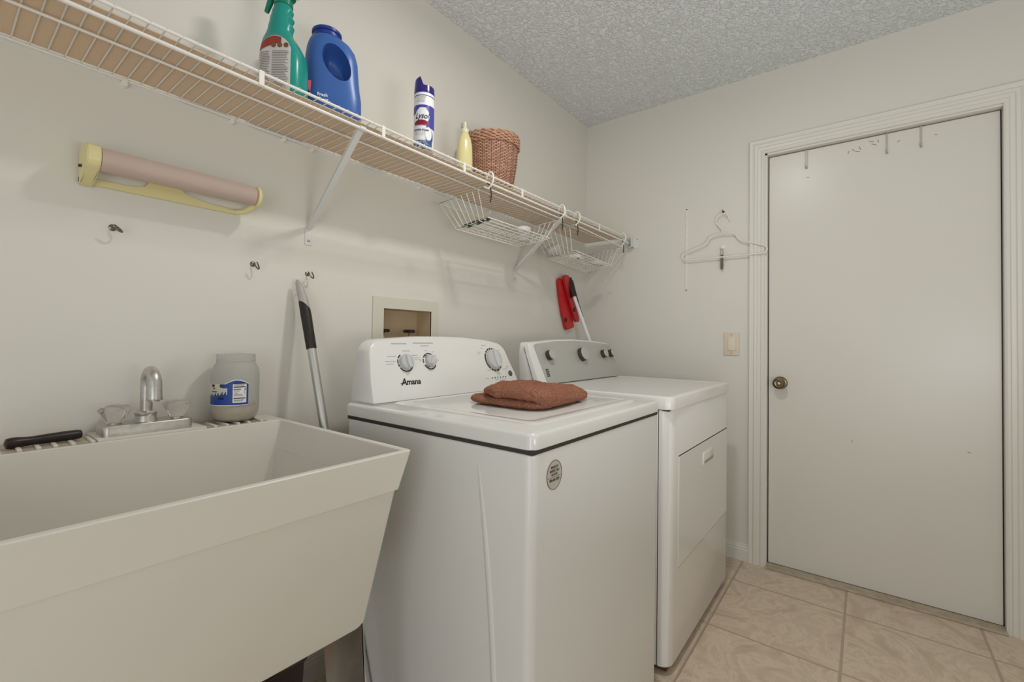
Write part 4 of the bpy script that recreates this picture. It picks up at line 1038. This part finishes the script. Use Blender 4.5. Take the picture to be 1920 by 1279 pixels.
# legs: folded steel, splayed a little
for sx, sy in ((1, 0), (0, 0), (1, 1), (0, 1)):
    bm = B(); xo = .545 if sx else .030; yo = .790 if sy == 0 else 1.325
    dx = .035 if sx else -.035; w = -.082 if sx else .082; d = .05 if sy == 0 else -.05
    t0 = .5380
    for (ax, bx_, ay, by_) in ((0, w, 0, .002 if sy == 0 else -.002), (0, -.002 if sx else .002, 0, d)):
        r1 = [Vector((xo+p, yo+q, t0)) for p, q in ((ax, ay), (bx_, ay), (bx_, by_), (ax, by_))]
        r0 = [Vector((xo+p*.75+dx, yo+q*.8, 0)) for p, q in ((ax, ay), (bx_, ay), (bx_, by_), (ax, by_))]
        loft(bm, [r0, r1])
    obj('leg', bm, DIRTY, sk)
bm = B(); tube(bm, [(.32, 1.05, .56), (.32, 1.05, .44), (.32, 1.07, .39), (.32, 1.11, .37), (.32, 1.15, .39), (.32, 1.17, .44), (.32, 1.20, .47), (.32, 1.28, .47), (.32, YA-.004, .47)], .021, 16); obj('drain_pipe', bm, WHITEP, sk)
bm = B(); lathe(bm, [(.045, .5565), (.045, .559), (.03, .559), (0, .557)], Matrix.Translation((.32, 1.05, 0)), 32); obj('drain_ring', bm, STEEL, sk)
# faucet
fc = thing('faucet', (.322, 1.335, ZR+.0055), 'chrome two-handle centreset faucet on the back ledge of the sink', 'faucet')
zf = ZR+.0055
bm = B(); rings = [rrect(.2385, .4055, 1.297, 1.372, .012, zf, 5), rrect(.2385, .4055, 1.297, 1.372, .012, zf+.0205, 5), rrect(.2400, .4040, 1.2985, 1.3705, .011, zf+.023, 5)]
loft(bm, rings); obj('base_plate', bm, CHROME, fc)
bm = B(); lathe(bm, [(.0235, .020), (.0205, .034), (.0200, .036), (.0215, .038), (.0215, .043), (.017, .046), (.0135, .047)], Matrix.Translation((.322, 1.338, zf)), 32); obj('spout_collar', bm, CHROME, fc)
pts = [Vector((.322, 1.338, zf+.045)), Vector((.322, 1.338, zf+.102))]
for k in range(1, 10):
    a = math.radians(k*18); pts.append(Vector((.322-.000*k, 1.338-.030+.030*math.cos(a), zf+.108+.032*math.sin(a))))
pts += [Vector((.322, 1.277, zf+.085)), Vector((.322, 1.2765, zf+.078)), Vector((.322, 1.2765, zf+.0765))]
rs = [.0122]*2 + [.0124]*6 + [.0128, .0134, .0140] + [.0146, .0154, .0148]
bm = B(); tube(bm, pts, rs, 24); obj('spout', bm, CHROME, fc)
bm = B(); lathe(bm, [(.010, 0), (.010, .004), (0, .004)], Matrix.Translation((.322, 1.2765, zf+.0735)), 20); obj('aerator', bm, STEEL, fc)
for hx_, rot in ((.265, .25), (.382, .75)):
    hz = zf+.023
    bm = B(); lathe(bm, [(.012, 0), (.012, .004), (.006, .006)], Matrix.Translation((hx_, 1.335, hz)), 20); h0 = obj('handle_stem', bm, CHROME, fc)
    def sq(z, a, e): return [Vector((hx_, 1.335, hz+z)) + Vector((a*(1+e*math.cos(4*t))*math.cos(t+rot), a*(1+e*math.cos(4*t))*math.sin(t+rot), 0)) for t in [2*PI*k/48 for k in range(48)]]
    bm = B(); loft(bm, [sq(.003, .0145, 0), sq(.006, .0170, .02), sq(.030, .0262, .20), sq(.034, .0265, .22), sq(.039, .0230, .14), sq(.0415, .018, .05)]); obj('handle', bm, ACRYL, fc)
# jar
jr = thing('plastic_jar', (.512, 1.338, ZR+.001), 'large open translucent plastic jar with torn blue label on the sink ledge', 'jar')
JX, JY, JZ = .514, 1.338, ZR+.0053
JM = Matrix.Translation((JX, JY, JZ))
bm = B(); lathe(bm, [(.036, 0), (.046, .004), (.053, .014), (.0562, .030), (.0565, .120), (.0545, .135), (.049, .148), (.0455, .152), (.0450, .158), (.0462, .159), (.0462, .162), (.0450, .163), (.0450, .172), (.0462, .173), (.0460, .176), (.0440, .176), (.0435, .152), (.050, .140), (.0545, .118), (.0542, .032), (.050, .016), (.043, .006), (0, .005)], JM, 56, True, False); obj('jar_body', bm, JARM, jr)
bm = B(); lathe(bm, [(.0, .0062), (.043, .0066), (.0498, .0165), (.0536, .032), (.0530, .040), (.048, .014), (.040, .008), (0, .0075)], JM, 48, False, False); obj('dried_residue', bm, RESID, jr)
va = math.atan2(-JY, -JX)
def jp(s, z, o=.0006): a = va + s/.0565; return Vector((JX+(.0565+o)*math.cos(a), JY+(.0565+o)*math.sin(a), JZ+z))
def jpatch(bm, s0, s1, z0, z1, o, ns=10): patch(bm, lambda s, z: jp(s, z, o), s0, s1, z0, z1, ns, 2)
bm = B(); jpatch(bm, -.075, .030, .046, .100, .0006, 24); cellip = [(.030*i/12) for i in range(12)]
n_ = 16
for i in range(n_):
    s0 = -.024+.054*i/n_; s1 = -.024+.054*(i+1)/n_
    h = lambda s: .100+.010*math.sin(PI*(s+.024)/.054)
    bm.faces.new([bm.verts.new(jp(s0, .1, .0006)), bm.verts.new(jp(s1, .1, .0006)), bm.verts.new(jp(s1, h(s1), .0006)), bm.verts.new(jp(s0, h(s0), .0006))])
jl = obj('label', bm, mat('royal_blue_label', (34, 70, 154), .4), jr)
bm = B(); tube(bm, [jp(-.024+.054*i/n_, .100+.010*math.sin(PI*i/n_)+.0005, .001) for i in range(n_+1)], .0013, 5); tube(bm, [jp(-.075+.105*i/20, .0455, .0008) for i in range(21)], .0009, 5)
jpatch(bm, -.006, .025, .052, .1005, .0010)
obj('white_facts_panel', bm, WHITEP, jl)
bm = B(); 
jag = [(-.075, .102), (-.075, .064), (-.064, .066), (-.060, .058), (-.054, .063), (-.050, .068), (-.040, .067), (-.036, .074), (-.024, .075), (-.018, .080), (-.019, .088), (-.030, .090), (-.032, .101)]
# torn white area as strips
for i in range(22):
    s0 = -.075+.057*i/22; s1 = s0+.057/22; lo = .066+.010*((i*37) % 7)/7 + .008*i/22
    jpatch(bm, s0, s1, lo, .101 if i < 17 else .090, .0012, 1)
obj('torn_white_paper', bm, mat('torn_paper', (212, 208, 192), .6), jl)
bm = B(); jpatch(bm, -.062, -.052, .093, .099, .0016, 3); jpatch(bm, -.036, -.031, .092, .100, .0016, 2); jpatch(bm, -.058, -.050, .088, .091, .0016, 2); jpatch(bm, -.040, -.026, .061, .066, .0016, 3)
for z, w, s in ((.0925, .027, -.004), (.0915, .027, -.004), (.0635, .027, -.004), (.0625, .027, -.004)): jpatch(bm, s, s+w, z, z+.0012, .0014, 4)
for z in (.0865, .0845): jpatch(bm, -.004, .012, z, z+.0012, .0014, 3)
jpatch(bm, .0205, .0225, .084, .089, .0014, 2)
jpatch(bm, -.003, .022, .1015, .1032, .0014, 4)
obj('label_print', bm, INKB, jl)
bm = B()
for z, w in ((.098, .024), (.0955, .022), (.080, .012), (.0765, .008), (.073, .018), (.0695, .020), (.0585, .022), (.056, .020)): jpatch(bm, -.003, -.003+w, z, z+.0011, .0014, 3)
for z in (.081, .077, .073): jpatch(bm, .0195, .0215, z, z+.0014, .0014, 1)
jpatch(bm, -.062, -.044, .079, .083, .0016, 3)
obj('fine_print', bm, mat('fine_print_grey', (120, 112, 110), .5), jl)
bm = B(); jpatch(bm, -.058, -.040, .0665, .0695, .0017, 3); obj('green_patch', bm, mat('green_print', (58, 110, 62), .5), jl)
# black brush handle
bm = B()
h0 = Vector((.098, 1.322, ZR+.013)); h1 = Vector((.212, 1.338, ZR+.014))
dv = h1-h0; rs = [.004, .0095, .0112, .0108, .0092, .0088, .0095, .0100, .0103, .0104, .0100, .0085, .004]
tube(bm, [h0+dv*t for t in (0, .02, .08, .16, .26, .36, .46, .58, .70, .82, .93, .985, 1.0)], rs, 18)
obj('brush_handle', bm, mat('black_brown_plastic', (34, 26, 20), .38), label='black plastic brush handle lying on the left end of the sink ledge', cat='brush')
# dark container under the sink
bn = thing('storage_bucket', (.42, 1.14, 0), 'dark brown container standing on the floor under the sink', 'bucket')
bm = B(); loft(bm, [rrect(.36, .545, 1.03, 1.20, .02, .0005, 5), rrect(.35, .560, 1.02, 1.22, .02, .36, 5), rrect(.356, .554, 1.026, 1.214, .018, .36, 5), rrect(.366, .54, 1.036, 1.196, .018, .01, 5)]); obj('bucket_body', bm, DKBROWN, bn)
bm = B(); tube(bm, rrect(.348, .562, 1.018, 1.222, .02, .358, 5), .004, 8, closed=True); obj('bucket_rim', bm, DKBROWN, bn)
